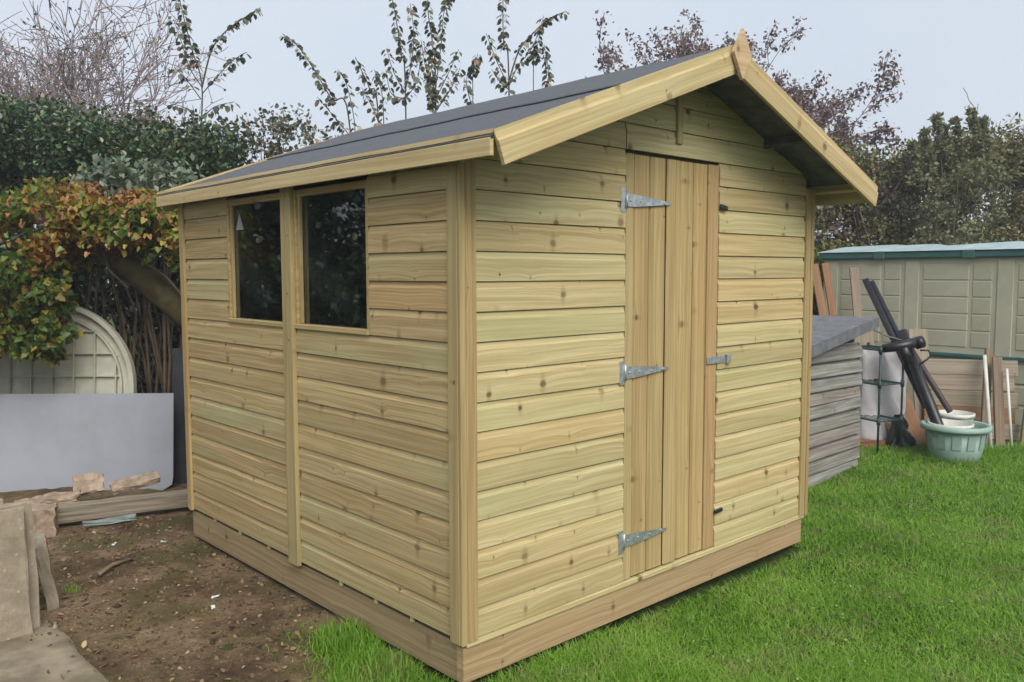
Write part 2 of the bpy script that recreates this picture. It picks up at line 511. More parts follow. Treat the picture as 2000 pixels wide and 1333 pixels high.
# ---------------------------------------------------------------- the setting: ground, dirt, concrete
def ground_material():
    m, nt, b = newmat('lawn_soil'); n = N(nt)
    co = n.pos()
    a = n.noise(co, 2.2, 5, 0.6); f = n.noise(co, 55, 4, 0.7)
    c = n.mix(n.range(a, 0.35, 0.65), (0.040, 0.075, 0.014), (0.060, 0.090, 0.022))
    c = n.mix(n.range(f, 0.45, 0.75), c, (0.045, 0.038, 0.018))
    n.put(b.inputs['Base Color'], c); b.inputs['Roughness'].default_value = 0.95
    b.inputs['Specular IOR Level'].default_value = 0.1
    n.put(b.inputs['Normal'], n.bump(f, 0.8, 0.02))
    return m

def lawn_h(x, y):
    return 0.012 * np.sin(x * 2.1 + 0.6) * np.cos(y * 1.7) + 0.008 * np.sin(x * 5.3 + y * 4.1)

def grid_mesh(name, xs, ys, hf):
    X, Y = np.meshgrid(xs, ys, indexing='ij')
    Z = hf(X, Y)
    V = np.stack([X, Y, Z], -1).reshape(-1, 3)
    nx, ny = len(xs), len(ys)
    i = np.arange(nx - 1)[:, None] * ny + np.arange(ny - 1)[None]
    F = np.stack([i, i + ny, i + ny + 1, i + 1], -1).reshape(-1, 4)
    return npmesh(name, V, F, True)

near = np.linspace(-14, 16, 121)
xs = np.concatenate([[-90, -60, -40, -25], near, [25, 40, 60, 90]])
g = ob('ground', grid_mesh('ground', xs, xs, lambda X, Y: np.where((abs(X) < 17) & (abs(Y) < 17), lawn_h(X, Y) - 0.012, -0.02)), ground_material())
tag(g, kind='structure')

def hash_noise(X, Y, seed=0, octs=5, f0=1.5):
    out = np.zeros_like(X); amp = 1.0
    rs = np.random.default_rng(seed)
    for o in range(octs):
        k = f0 * 2 ** o
        for _ in range(3):
            a, p, q = rs.uniform(0, 6.28, 3)
            out += amp / 3 * np.sin(k * (np.cos(a) * X + np.sin(a) * Y) * 2 + p + 1.3 * np.sin(k * 0.7 * Y + q))
        amp *= 0.55
    return out

def dirt_edge(X, Y):
    """>0 inside the bare-earth patch"""
    w = 0.10 * hash_noise(X, Y, 3, 3, 2.0)
    a = np.minimum((Y - X - 0.93) / 1.35 + w, 4.6 - Y)
    b_ = np.minimum(0.10 - X, X + 1.7) + 0.0
    east = np.where(Y > 2.5, 0.9 - X, 0.10 - X)
    return np.minimum(a, np.minimum(east, X + 2.4))

def dirt_h(X, Y):
    e = np.clip(dirt_edge(X, Y) / 0.12, -1, 1)
    return 0.012 * np.clip(e, -1, 1) + np.clip(e, 0, 1) * (0.011 * hash_noise(X, Y, 5, 4, 2.5) + 0.006 * hash_noise(X, Y, 8, 3, 14.0)) - 0.002

def dirt_material():
    m, nt, b = newmat('bare_earth'); n = N(nt)
    co = n.pos()
    a = n.noise(co, 1.9, 6, 0.68); f = n.noise(co, 38, 5, 0.7); mo = n.noise(n.vmath('ADD', co, (5, 2, 0)), 2.4, 4, 0.6)
    c = n.ramp(a, [(0.30, (0.09, 0.060, 0.036)), (0.43, (0.19, 0.128, 0.074)), (0.53, (0.36, 0.25, 0.145)), (0.66, (0.48, 0.36, 0.225))])
    c = n.mix(n.math('MULTIPLY', n.range(f, 0.40, 0.72), 0.5), c, (0.085, 0.06, 0.038))
    c = n.mix(n.math('MULTIPLY', n.range(mo, 0.46, 0.60), 0.7), c, (0.135, 0.130, 0.045))
    st = n.node('ShaderNodeTexVoronoi'); st.inputs['Scale'].default_value = 75
    n.put(st.inputs['Vector'], co)
    c = n.mix(n.math('MULTIPLY', n.range(st.outputs['Distance'], 0.22, 0.05), 0.2), c, (0.30, 0.225, 0.15))
    n.put(b.inputs['Base Color'], c); b.inputs['Roughness'].default_value = 0.95
    b.inputs['Specular IOR Level'].default_value = 0.12
    h = n.math('ADD', f, n.math('MULTIPLY', n.noise(co, 130, 3, 0.7), 0.5))
    n.put(b.inputs['Normal'], n.bump(h, 1.0, 0.045))
    return m
dg = ob('bare_earth', grid_mesh('earth', np.linspace(-2.6, 1.1, 200), np.linspace(-1.7, 4.8, 320), dirt_h), dirt_material())
tag(dg, kind='structure')

CONC = plain('old_concrete', (0.255, 0.215, 0.155), 0.92, var=0.3, scale=6, spec=0.15, bump=0.6, bscale=90, dirt=(0.11, 0.10, 0.045), dirtamt=0.6, coords='pos')
def conc_h(X, Y):
    e = np.minimum(-0.93 - X + 0.025 * hash_noise(X, Y, 21, 3, 3.0), 1.86 - Y + 0.03 * hash_noise(X, Y, 22, 3, 3.0))
    return 0.028 * np.clip(e / 0.04, -1, 1) + 0.0015 * hash_noise(X, Y, 23, 3, 9.0)
cg = ob('concrete_path', grid_mesh('path', np.linspace(-2.8, -0.85, 90), np.linspace(-0.6, 2.0, 110), conc_h), CONC)
tag(cg, kind='structure')

# ---------------------------------------------------------------- the new shed
PITCH = 0.112; ZB = 0.20                                   # board cover, foot of the walls
APEX = 1.305; SL = math.atan(0.517 / 1.398); TS = math.tan(SL); CS = math.cos(SL); SN = math.sin(SL)
ZA = 2.556                                                  # top edge of the barge boards at the apex
def roof_under(x): return ZA - 0.034 - abs(x - APEX) * TS
def roof_x(z): return (ZA - 0.036 - z) / TS                 # half width of the gable at height z

shed = thing('garden_shed', 'new pale pressure treated timber shed with grey felt apex roof and two windows', 'shed', TR((1.26, 1.27, 0)))
jit = random.Random(3)

# front wall: an inner lining panel carries every cladding board
def gable_panel(y0, y1, x0, x1, z0):
    pts = [(x0, z0), (x1, z0), (x1, roof_under(x1)), (APEX, roof_under(APEX)), (x0, roof_under(x0))]
    V = [(x, y0, z) for x, z in pts] + [(x, y1, z) for x, z in pts]
    n = 5
    F = [tuple(range(n)), tuple(range(2 * n - 1, n - 1, -1))] + [(i, i + n, (i + 1) % n + n, (i + 1) % n) for i in range(n)]
    me = pydata('gable', V, F)
    bm = bmesh.new(); bm.from_mesh(me); bmesh.ops.recalc_face_normals(bm, faces=bm.faces[:]); bm.to_mesh(me); bm.free()
    return me
front = ob('front_wall', gable_panel(0.027, 0.045, 0.02, 2.50, ZB + 0.004), DARKIN, shed)
side = ob('side_wall', box(0.028, 2.46, 0.1, 0), DARKIN, shed, TR((0.0135, 0.05, ZB + 0.004)))   # foot rail; studs and boards follow

def clad(parent, x0, x1, k, mat=None, clip=False):
    z0 = ZB + k * PITCH
    dy = jit.uniform(-0.0010, 0.0010); ro = jit.uniform(-0.0008, 0.0008)
    mw = TR((x0, dy, z0), 0, 0, ro)
    if not clip:
        return ob('board', prof_board(x1 - x0, SHIP, key='ship'), mat or PINE, parent, mw)
    top = min(z0 + PITCH, ZA - 0.05)
    prof = [(y, min(z, top - z0)) for y, z in SHIP]
    hw = lambda z: roof_x(z0 + z)
    fx0 = lambda z: max(x0, APEX - hw(z)) - x0
    fx1 = lambda z: min(x1, APEX + hw(z)) - x0
    return ob('board', prof_board(0, prof, fx0, fx1), mat or PINE, parent, TR((x0, dy, z0)))

for k in range(16):
    clad(front, 0.068, 0.918, k)
    clad(front, 1.626, 2.455, k)
clad(front, 0.068, 0.918, 16, clip=True); clad(front, 1.626, 2.455, 16, clip=True)
clad(front, 0.02, 0.914, 17, clip=True); clad(front, 0.922, 2.50, 17, clip=True)
for k in (18, 19, 20): clad(front, 0.02, 2.50, k, clip=True)

def side_board(y0, y1, k, mat=None):
    """board on the window side between y0 (near) and y1 (far)"""
    z0 = ZB + k * PITCH
    dx = jit.uniform(-0.0010, 0.0010)
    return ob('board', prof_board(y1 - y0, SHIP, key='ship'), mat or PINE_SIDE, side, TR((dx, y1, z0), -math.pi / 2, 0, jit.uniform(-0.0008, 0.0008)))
PY0, PY1 = 1.212, 1.306                                     # centre post
WZ0, WZ1 = 1.322, 1.958                                     # window opening
for k in range(10):
    side_board(0.058, PY0 + 0.01, k); side_board(PY1 - 0.01, 2.485, k)
for k in range(10, 16):
    side_board(0.058, 0.592, k); side_board(1.932, 2.485, k)
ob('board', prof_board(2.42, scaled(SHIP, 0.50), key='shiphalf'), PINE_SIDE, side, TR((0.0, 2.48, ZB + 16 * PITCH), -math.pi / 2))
for y in (0.05, 0.60, 1.93, 2.47): ob('stud', box(0.035, 0.035, 1.66, 0.002), PINE_DOOR, side, TR((0.0135, y - 0.03, ZB + 0.11)))
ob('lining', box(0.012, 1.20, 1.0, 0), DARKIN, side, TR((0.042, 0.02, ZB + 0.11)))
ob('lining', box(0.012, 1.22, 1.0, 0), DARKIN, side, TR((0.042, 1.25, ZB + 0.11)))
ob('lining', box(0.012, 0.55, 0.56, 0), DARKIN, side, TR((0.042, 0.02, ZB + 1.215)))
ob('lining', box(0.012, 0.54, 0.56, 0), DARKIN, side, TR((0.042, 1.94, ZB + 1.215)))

# far walls, shiplap too, out of sight from the garden
def hidden_wall(name, L, mw, mat):
    V = []; F = []
    for k in range(16):
        b0 = len(V); pr = SHIP
        for x in (0, L):
            for y, z in pr: V.append((x, y, z + k * PITCH))
        n = len(pr)
        for i in range(n - 1): F.append((b0 + i, b0 + i + n, b0 + i + 1 + n, b0 + i + 1))
    F2 = []
    me = pydata(name, V, F)
    return ob(name, me, mat, shed, mw)
hidden_wall('cladding', 2.52, TR((2.52, 0.02, ZB), math.pi / 2), PINE)
hidden_wall('cladding', 2.50, TR((2.51, 2.55, ZB), math.pi), PINE)
ob('back_wall', gable_panel(2.505, 2.535, 0.02, 2.50, ZB), DARKIN, shed)
ob('lining', box(0.02, 2.44, 1.85, 0), DARKIN, shed, TR((2.48, 0.06, ZB)))
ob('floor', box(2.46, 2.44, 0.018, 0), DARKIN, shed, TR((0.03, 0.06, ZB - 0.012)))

# trims
def vtrim(name, x, y, z0, z1, w, t, face, mat=PINE_TRIM):
    """upright strip; local x is its height"""
    if face == 'front': mw = BASIS((x + w, y, z0), (0, 0, 1), (0, 1, 0), (-1, 0, 0))
    else: mw = BASIS((x, y, z0), (0, 0, 1), (1, 0, 0), (0, 1, 0))
    return ob(name, box(z1 - z0, t, w, 0.0025), mat, shed, mw)
vtrim('corner_trim', -0.0145, -0.016, ZB - 0.012, 2.025, 0.026, 0.015, 'front')
vtrim('corner_trim', 0.0140, -0.0125, ZB - 0.012, 2.025, 0.053, 0.0125, 'front')
vtrim('corner_trim', -0.0165, 0.0, ZB - 0.012, 2.022, 0.058, 0.016, 'side')
vtrim('corner_trim', 2.455, -0.016, ZB - 0.010, 2.03, 0.048, 0.016, 'front')
vtrim('corner_trim', 2.504, -0.020, ZB - 0.010, 2.03, 0.030, 0.030, 'front')
vtrim('corner_trim', -0.0165, 2.482, ZB - 0.012, 2.022, 0.045, 0.016, 'side')
vtrim('corner_trim', -0.010, 2.528, ZB - 0.012, 2.022, 0.030, 0.030, 'side')
vtrim('cover_strip', -0.022, PY0, ZB - 0.020, 2.020, PY1 - PY0, 0.022, 'side')
vtrim('gable_strip', 1.264, -0.018, 2.158, 2.50, 0.040, 0.018, 'front')

# door
door = ob('door', box(0.70, 0.014, 1.885, 0), DARKIN, shed, TR((0.921, -0.001 + 0.0125, ZB + 0.003)))
DB = [(0.976, 1.086, 0.0), (1.0925, 1.2055, 0.001), (1.2115, 1.306, -0.004), (1.3170, 1.4205, 0.003), (1.4270, 1.5305, 0.002)]
def vgroove(w): return [(0.0085, 0.001), (0.007, 0.0005), (0.0, 0.006), (0.0, w - 0.006), (0.007, w - 0.0005), (0.0085, w - 0.001)]
for x0, x1, dy in DB:
    ob('door_board', prof_board(1.878, vgroove(x1 - x0), key='vg%.3f' % (x1 - x0)), PINE_DOOR, door, BASIS((x1, dy + 0.001, ZB + 0.008), (0, 0, 1), (0, 1, 0), (-1, 0, 0)))
ob('door_stile', box(1.884, 0.018, 0.050, 0.002), PINE_TRIM, door, BASIS((0.972, -0.003, ZB + 0.003), (0, 0, 1), (0, 1, 0), (-1, 0, 0)))
ob('door_stile', box(1.884, 0.018, 0.085, 0.002), PINE_STILE, door, BASIS((1.619, -0.002, ZB + 0.005), (0, 0, 1), (0, 1, 0), (-1, 0, 0)))
ob('threshold', box(2.50, 0.030, 0.022, 0.002), PINE, shed, TR((0.01, -0.012, ZB - 0.024)))

def hinge(z, tilt):
    V = []; F = []
    pl = ob('hinge', box(0.030, 0.004, 0.104, 0.001), GALV, door, TR((0.884, -0.0075, z - 0.052)))
    ks = [(0.0, -0.026), (0.05, -0.027), (0.30, -0.006), (0.315, 0.0), (0.30, 0.006), (0.05, 0.027), (0.0, 0.026)]
    n = len(ks)
    V = [(x, 0, zz) for x, zz in ks] + [(x, 0.0035, zz) for x, zz in ks]
    F = [tuple(range(n)), tuple(range(2 * n - 1, n - 1, -1))] + [(i, (i + 1) % n, (i + 1) % n + n, i + n) for i in range(n)]
    ob('hinge_strap', pydata('strap', V, F), GALV, door, TR((0.918, -0.0095, z), 0, 0, tilt))
    ob('hinge_pin', tube([((0, 0, -0.036), (0, 0, 0.036)), ], 8) if False else tube([([(0, 0, -0.036), (0, 0, 0.036)], 0.0055)], 8), GALV, door, TR((0.916, -0.0105, z)))
    for x in (0.945, 1.015, 1.10, 1.18):
        ob('screw', tube([([(0, 0, 0), (0, -0.003, 0)], 0.005)], 8), GALV, door, TR((x, -0.0095, z + 0.004 * math.sin(x * 90))))
hinge(1.886, 0.0); hinge(1.138, 0.006); hinge(0.384, 0.02)
# hasp and turn buttons
hasp = ob('hasp', box(0.150, 0.006, 0.036, 0.0015), GALV, door, TR((1.535, -0.0105, 1.128)))
ob('staple', box(0.030, 0.022, 0.046, 0.003), GALV, shed, TR((1.692, -0.022, 1.122)))
ob('turn_button', box(0.058, 0.016, 0.022, 0.004), BLACKMETAL, shed, TR((1.618, -0.020, 1.884), 0, 0, 0.18))
ob('turn_button', box(0.066, 0.014, 0.020, 0.004), BLACKMETAL, shed, TR((1.612, -0.020, 0.372), 0, 0, -0.05))

# windows
def window(y0, y1, near_trim):
    fr = ob('window', box(0.050, 0.018, WZ1 - WZ0, 0.002), PINE_TRIM, shed, TR((-0.003, y1 - 0.018, WZ0)))      # far jamb carries the rest
    ob('jamb', box(0.050, 0.018, WZ1 - WZ0, 0.002), PINE_TRIM, fr, TR((-0.003, y0, WZ0)))
    ob('pane_stop', box(WZ1 - WZ0 - 0.03, 0.015, 0.018, 0.002), PINE_TRIM, fr, BASIS((0.008, y1 - 0.0365, WZ0 + 0.02), (0, 0, 1), (1, 0, 0), (0, 1, 0)))
    ob('head', box(y1 - y0 - 0.036, 0.045, 0.030, 0.002), PINE_DOOR, fr, TR((0.002, y1 - 0.018, WZ1 - 0.030), -math.pi / 2))
    sill = ob('sill', box(y1 - y0, 0.062, 0.022, 0.003), PINE_TRIM, fr, TR((-0.012, y1, WZ0 - 0.004), -math.pi / 2))
    ob('pane', box(0.004, y1 - y0 - 0.030, WZ1 - WZ0 - 0.04, 0), GLASS, fr, TR((0.0245, y0 + 0.015, WZ0 + 0.016)))
    return fr
w_far = window(PY1, 1.930, False)
w_near = window(0.594, PY0, True)
tri = pydata('tri', [(0, 0, 0), (0, 0.085, 0), (0, 0.045, 0.085), (0.002, 0, 0), (0.002, 0.085, 0), (0.002, 0.045, 0.085)],
             [(0, 2, 1), (3, 4, 5), (0, 1, 4, 3), (1, 2, 5, 4), (2, 0, 3, 5)])
ob('corner_sticker', tri, STICKER, w_far, TR((0.0215, 1.785, 1.800)))

# bearers
ob('bearer', box(2.495, 0.045, 0.138, 0.003), BEARER, shed, TR((0.0, -0.004, 0.036)))
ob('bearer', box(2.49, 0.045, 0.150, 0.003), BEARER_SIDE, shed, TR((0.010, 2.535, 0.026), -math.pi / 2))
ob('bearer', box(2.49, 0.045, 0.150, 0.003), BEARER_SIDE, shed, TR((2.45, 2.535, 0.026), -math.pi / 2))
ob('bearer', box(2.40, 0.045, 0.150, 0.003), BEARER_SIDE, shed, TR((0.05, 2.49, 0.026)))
for y in (0.32, 0.58, 0.86, 1.55, 1.88, 2.20):
    ob('spacer', box(0.012, 0.020, 0.03, 0.001), PINE, shed, TR((0.002, y, ZB - 0.024)))
for x, y in ((0.1, 0.3), (0.1, 1.25), (0.1, 2.2), (2.28, 0.06), (2.3, 1.25), (1.2, 0.4)):
    ob('support_pad', box(0.22, 0.22, 0.06, 0.01), BLACKMETAL, shed, TR((x, y, -0.036)))

# roof
YF, YB = -0.300, 2.650
def roof_side(sgn):
    m = BASIS((APEX, YF + 0.018, ZA - 0.014), (sgn * CS, 0, -SN), (0, 1, 0), (sgn * SN, 0, CS)) if sgn > 0 else \
        BASIS((APEX, YB - 0.018, ZA - 0.014), (-CS, 0, -SN), (0, -1, 0), (-SN, 0, CS))
    W = YB - YF - 0.036; L = 1.499
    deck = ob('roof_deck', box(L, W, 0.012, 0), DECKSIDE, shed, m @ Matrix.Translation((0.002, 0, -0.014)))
    # felt: lower strip, then the upper strip lapped over it
    def sheet(name, a, b_, lift, t):
        xs = np.linspace(a, b_, 18); ys = np.linspace(-0.004, W + 0.004, 40)
        X, Y = np.meshgrid(xs, ys, indexing='ij')
        Z = lift + 0.0008 * np.sin(X * 9 + Y * 4) + 0.0010 * np.sin(Y * 7.3 + sgn) + 0.0006 * np.sin(Y * 19 + X * 3)
        V = np.stack([X, Y, Z], -1).reshape(-1, 3); V2 = V.copy(); V2[:, 2] -= t
        nx, ny = len(xs), len(ys)
        i = (np.arange(nx - 1)[:, None] * ny + np.arange(ny - 1)[None])
        F = np.stack([i, i + ny, i + ny + 1, i + 1], -1).reshape(-1, 4)
        e = np.arange(ny - 1) + (nx - 1) * ny; nb = len(V)
        F2 = np.stack([e, e + nb, e + 1 + nb, e + 1], -1)
        e0 = np.arange(nx - 1) * ny
        F3 = np.stack([e0, e0 + nb, e0 + ny + nb, e0 + ny], -1)
        e1 = e0 + ny - 1
        F4 = np.stack([e1 + ny, e1 + ny + nb, e1 + nb, e1], -1)
        return ob(name, npmesh(name, np.concatenate([V, V2]), np.concatenate([F, F[:, ::-1] + nb, F2, F3, F4]), False), FELT, deck, m)
    sheet('felt_sheet', 0.70, L - 0.006, 0.0035, 0.003)
    sheet('felt_sheet', 0.0, 0.757, 0.0110, 0.006)
    # purlins under the deck
    for a, hh in ((0.10, 0.045), (0.80, 0.045), (1.40, 0.04)):
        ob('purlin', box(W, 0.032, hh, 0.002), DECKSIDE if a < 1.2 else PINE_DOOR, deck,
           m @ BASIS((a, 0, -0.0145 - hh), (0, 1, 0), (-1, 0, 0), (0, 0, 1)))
    # fascia along the eave
    pf = [(0.016, 0.0), (0.0, 0.0), (0.0, 0.056), (0.004, 0.060), (0.009, 0.066), (0.0105, 0.086), (0.016, 0.086)]
    if sgn < 0:
        ob('fascia', prof_board(YB - YF - 0.036, pf, key='fas'), PINE_BARGE, shed, TR((APEX - 1.398 - 0.010, YB - 0.018, 1.957), -math.pi / 2))
    else:
        ob('fascia', prof_board(YB - YF - 0.036, pf, key='fas'), PINE_BARGE, shed, TR((APEX + 1.398 + 0.010, YF + 0.018, 1.957), math.pi / 2))
    return deck
roof_side(-1); roof_side(1)

BH = 0.118
BARGE = [(0.016, 0.0), (0.001, 0.0), (0.0, 0.0015), (0.0, 0.078), (0.0020, 0.0825), (0.0065, 0.088), (0.0085, 0.096), (0.0092, BH), (0.016, BH)]
for y, flip in ((YF, False), (YB, True)):
    for sgn in (-1, 1):
        Lb = (1.398 if sgn < 0 else 1.400) / CS
        # bottom edge starts at the lower end; upper end mitred on the apex
        lo = Vector((APEX + sgn * Lb * CS, y, ZA - Lb * SN)) + Vector((-sgn * SN, 0, -CS)) * BH
        if sgn < 0:
            mw = BASIS(lo, (CS, 0, SN), (0, 1, 0), (-SN, 0, CS))
            f1 = lambda z, lo=lo: (APEX - 0.0008 - lo.x + z * SN) / CS
            pr = BARGE if not flip else [(0.016 - a, b_) for a, b_ in BARGE]
            me = prof_board(0, pr, lambda z: 0.0, f1)
        else:
            mw = BASIS(lo, (CS, 0, -SN), (0, 1, 0), (SN, 0, CS))
            f0 = lambda z, lo=lo: (APEX + 0.0008 - lo.x - z * SN) / CS
            pr = BARGE if not flip else [(0.016 - a, b_) for a, b_ in BARGE]
            me = prof_board(0, pr, f0, lambda z: 0.0)
        ob('barge_board', me, PINE_BARGE, shed, mw)
def finial(y, dz=0.0):
    k = [(0.0, -0.128), (0.068, -0.020), (0.0, 0.088), (-0.068, -0.020)]
    V = [(x, 0, z) for x, z in k] + [(x, 0.016, z) for x, z in k]
    F = [(0, 1, 2, 3), (7, 6, 5, 4)] + [(i, i + 4, (i + 1) % 4 + 4, (i + 1) % 4) for i in range(4)]
    me = pydata('finial', V, F)
    bm = bmesh.new(); bm.from_mesh(me); bmesh.ops.recalc_face_normals(bm, faces=bm.faces[:]); bm.to_mesh(me); bm.free()
    ob('finial', me, PINE_FINIAL, shed, TR((APEX, y, ZA - 0.030 + dz)))
finial(YF - 0.0225); finial(YB + 0.0185, -0.035)

# ---------------------------------------------------------------- materials for the rest
STONE = plain('paving_concrete', (0.34, 0.285, 0.215), 0.92, var=0.18, scale=14, spec=0.15, bump=0.5, bscale=150, dirt=(0.20, 0.185, 0.10), dirtamt=0.55)
def stone_specks(m):
    nt = m.node_tree; n = N(nt); b = nt.nodes['Principled BSDF']
    c = b.inputs['Base Color'].links[0].from_socket
    v = n.node('ShaderNodeTexVoronoi'); v.inputs['Scale'].default_value = 42; n.put(v.inputs['Vector'], n.objco())
    sel = n.node('ShaderNodeSeparateColor'); n.put(sel.inputs[0], v.outputs['Color'])
    k = n.math('MULTIPLY', n.range(v.outputs['Distance'], 0.30, 0.16), n.math('GREATER_THAN', sel.outputs[0], 0.80))
    f = n.noise(n.objco(), 120, 3, 0.7)
    c2 = n.mix(n.math('MULTIPLY', n.range(f, 0.45, 0.7), 0.4), c, (0.20, 0.165, 0.12))
    c3 = n.mix(n.math('MULTIPLY', k, 0.55), c2, (0.50, 0.47, 0.38))
    n.put(b.inputs['Base Color'], c3)
stone_specks(STONE)
STONE_BROKEN = plain('broken_slab', (0.34, 0.26, 0.19), 0.95, var=0.3, scale=22, spec=0.12, bump=0.5, bscale=80, dirt=(0.20, 0.155, 0.11), dirtamt=0.5)
GREYBOARD = plain('grey_sheet', (0.325, 0.340, 0.380), 0.5, var=0.05, scale=3, spec=0.35, dirt=(0.26, 0.265, 0.285), dirtamt=0.6)
ARCHPLAST = plain('pale_green_plastic', (0.54, 0.53, 0.43), 0.55, var=0.10, scale=5, spec=0.35, dirt=(0.30, 0.30, 0.19), dirtamt=0.5)
CHARCOAL = plain('charcoal_board', (0.030, 0.033, 0.038), 0.7, var=0.2, scale=10)
TEAL = plain('teal_plastic', (0.23, 0.30, 0.29), 0.5, var=0.12, scale=12, dirt=(0.14, 0.13, 0.10), dirtamt=0.7)
TUBGREEN = plain('tub_plastic', (0.30, 0.43, 0.375), 0.5, var=0.10, scale=6, dirt=(0.27, 0.31, 0.24), dirtamt=0.45)
WHITEPLAST = plain('white_plastic', (0.66, 0.66, 0.61), 0.5, var=0.06, scale=6, dirt=(0.42, 0.38, 0.28), dirtamt=0.5)
PIPEBLACK = plain('black_pipe', (0.012, 0.0125, 0.015), 0.36, var=0.2, scale=10, spec=0.5, dirt=(0.035, 0.033, 0.032), dirtamt=0.4)
PIPEBROWN = plain('brown_pipe', (0.055, 0.038, 0.034), 0.5, var=0.2, scale=10)
RACKGREEN = plain('green_tube', (0.030, 0.065, 0.055), 0.45, var=0.15, scale=12)
SACK = plain('white_sack', (0.60, 0.585, 0.60), 0.6, var=0.08, scale=7, dirt=(0.42, 0.36, 0.33), dirtamt=0.55)
TARP = plain('dark_sheet', (0.035, 0.040, 0.040), 0.55, var=0.3, scale=9)
SHEDPLAST = plain('olive_beige_plastic', (0.46, 0.435, 0.325), 0.6, var=0.07, scale=3, spec=0.3, dirt=(0.35, 0.335, 0.235), dirtamt=0.55)
SHEDGREEN = plain('dark_green_plastic', (0.045, 0.125, 0.115), 0.5, var=0.12, scale=5)
SHEDROOF = plain('pale_roof_plastic', (0.36, 0.46, 0.46), 0.5, var=0.12, scale=4)
OLDFELT = plain('old_felt', (0.155, 0.16, 0.17), 0.9, var=0.2, scale=12, spec=0.2, bump=0.4, bscale=250)
BARK = plain('bark', (0.105, 0.080, 0.060), 0.9, var=0.35, scale=18, spec=0.15, bump=0.9, bscale=45)
BARK_MOSS = plain('mossy_bark', (0.115, 0.092, 0.048), 0.95, var=0.35, scale=9, spec=0.1, bump=1.0, bscale=30, dirt=(0.085, 0.088, 0.028), dirtamt=0.7)
BARK_GREY = plain('grey_bark', (0.17, 0.15, 0.15), 0.9, var=0.25, scale=12, spec=0.15)
TWIG = plain('pink_twig', (0.19, 0.135, 0.125), 0.8, var=0.25, scale=9, spec=0.2)
STALK = plain('dead_stalk', (0.22, 0.165, 0.11), 0.9, var=0.35, scale=6, spec=0.15)

# ---------------------------------------------------------------- left: stacked things by the hedge
def slab(name, label, cat, mw, size, seed, mat=STONE, group=None, amp=0.0025, chip=0.03, n=4):
    o = ob(name, rough_box(name, *size, n=n, amp=amp, seed=seed, chip=chip), mat, None, mw)
    return tag(o, label, cat, group)

lean = math.radians(-4)
slab('paving_slab', 'buff paving slab at the front of the upright stack', 'slab', TR((-1.292, 1.660, 0.292), math.radians(3), lean), (0.46, 0.042, 0.565), 1)
slab('paving_slab', 'second upright paving slab, just behind the front one', 'slab', TR((-1.245, 1.722, 0.300), math.radians(2), lean), (0.46, 0.045, 0.565), 2)
slab('paving_slab', 'third upright paving slab in the stack, behind two others', 'slab', TR((-1.335, 1.782, 0.300), math.radians(4), lean), (0.46, 0.045, 0.59), 3)
slab('paving_slab', 'rearmost paving slab of the upright stack', 'slab', TR((-1.43, 1.845, 0.305), math.radians(3), lean), (0.46, 0.045, 0.61), 4)
slab('slab_offcut', 'narrow concrete offcut leaning beside the paving slab stack', 'slab', TR((-0.905, 2.02, 0.165), math.radians(77), math.radians(-9)), (0.26, 0.052, 0.32), 5, STONE, amp=0.002)

slab('stone_block', 'brown stone block behind the slab stack, at the beam end', 'stone', TR((-0.63, 3.26, 0.085), math.radians(-20)), (0.17, 0.16, 0.165), 6, STONE_BROKEN, amp=0.004, chip=0.03)
beam = ob('timber_beam', rough_box('beam', 0.86, 0.11, 0.095, n=5, amp=0.002, seed=7, chip=0.01), SLEEPER, None, TR((-0.135, 3.245, 0.088), math.radians(-13)))
tag(beam, 'old grey timber beam lying on the earth by the shed corner', 'beam')
slab('broken_slab', 'flat broken slab piece at the left end of the beam', 'stone', TR((-0.46, 3.46, 0.155), math.radians(-25), math.radians(4)), (0.20, 0.15, 0.04), 8, STONE_BROKEN, amp=0.0035, chip=0.03)
slab('broken_slab', 'upturned square broken slab against the grey sheet', 'stone', TR((-0.25, 3.62, 0.175), math.radians(-14), math.radians(38)), (0.18, 0.16, 0.04), 9, STONE_BROKEN, amp=0.0035, chip=0.03)
slab('broken_slab', 'long pale broken slab resting on the middle of the beam', 'stone', TR((0.01, 3.50, 0.165), math.radians(-8), math.radians(14), math.radians(-9)), (0.30, 0.12, 0.035), 10, STONE_BROKEN, amp=0.0035, chip=0.03)
slab('broken_slab', 'small stone chunk between the beam and the grey sheet', 'stone', TR((-0.60, 3.52, 0.075), math.radians(20), math.radians(10)), (0.20, 0.15, 0.15), 12, STONE_BROKEN, amp=0.004, chip=0.03)
t = ob('plastic_strip', rough_box('strip', 0.30, 0.05, 0.03, n=3, amp=0.003, seed=11), TEAL, None, TR((-0.27, 3.15, 0.035), math.radians(-12)))
tag(t, 'pale teal plastic strip lying under the timber beam', 'plastic strip')

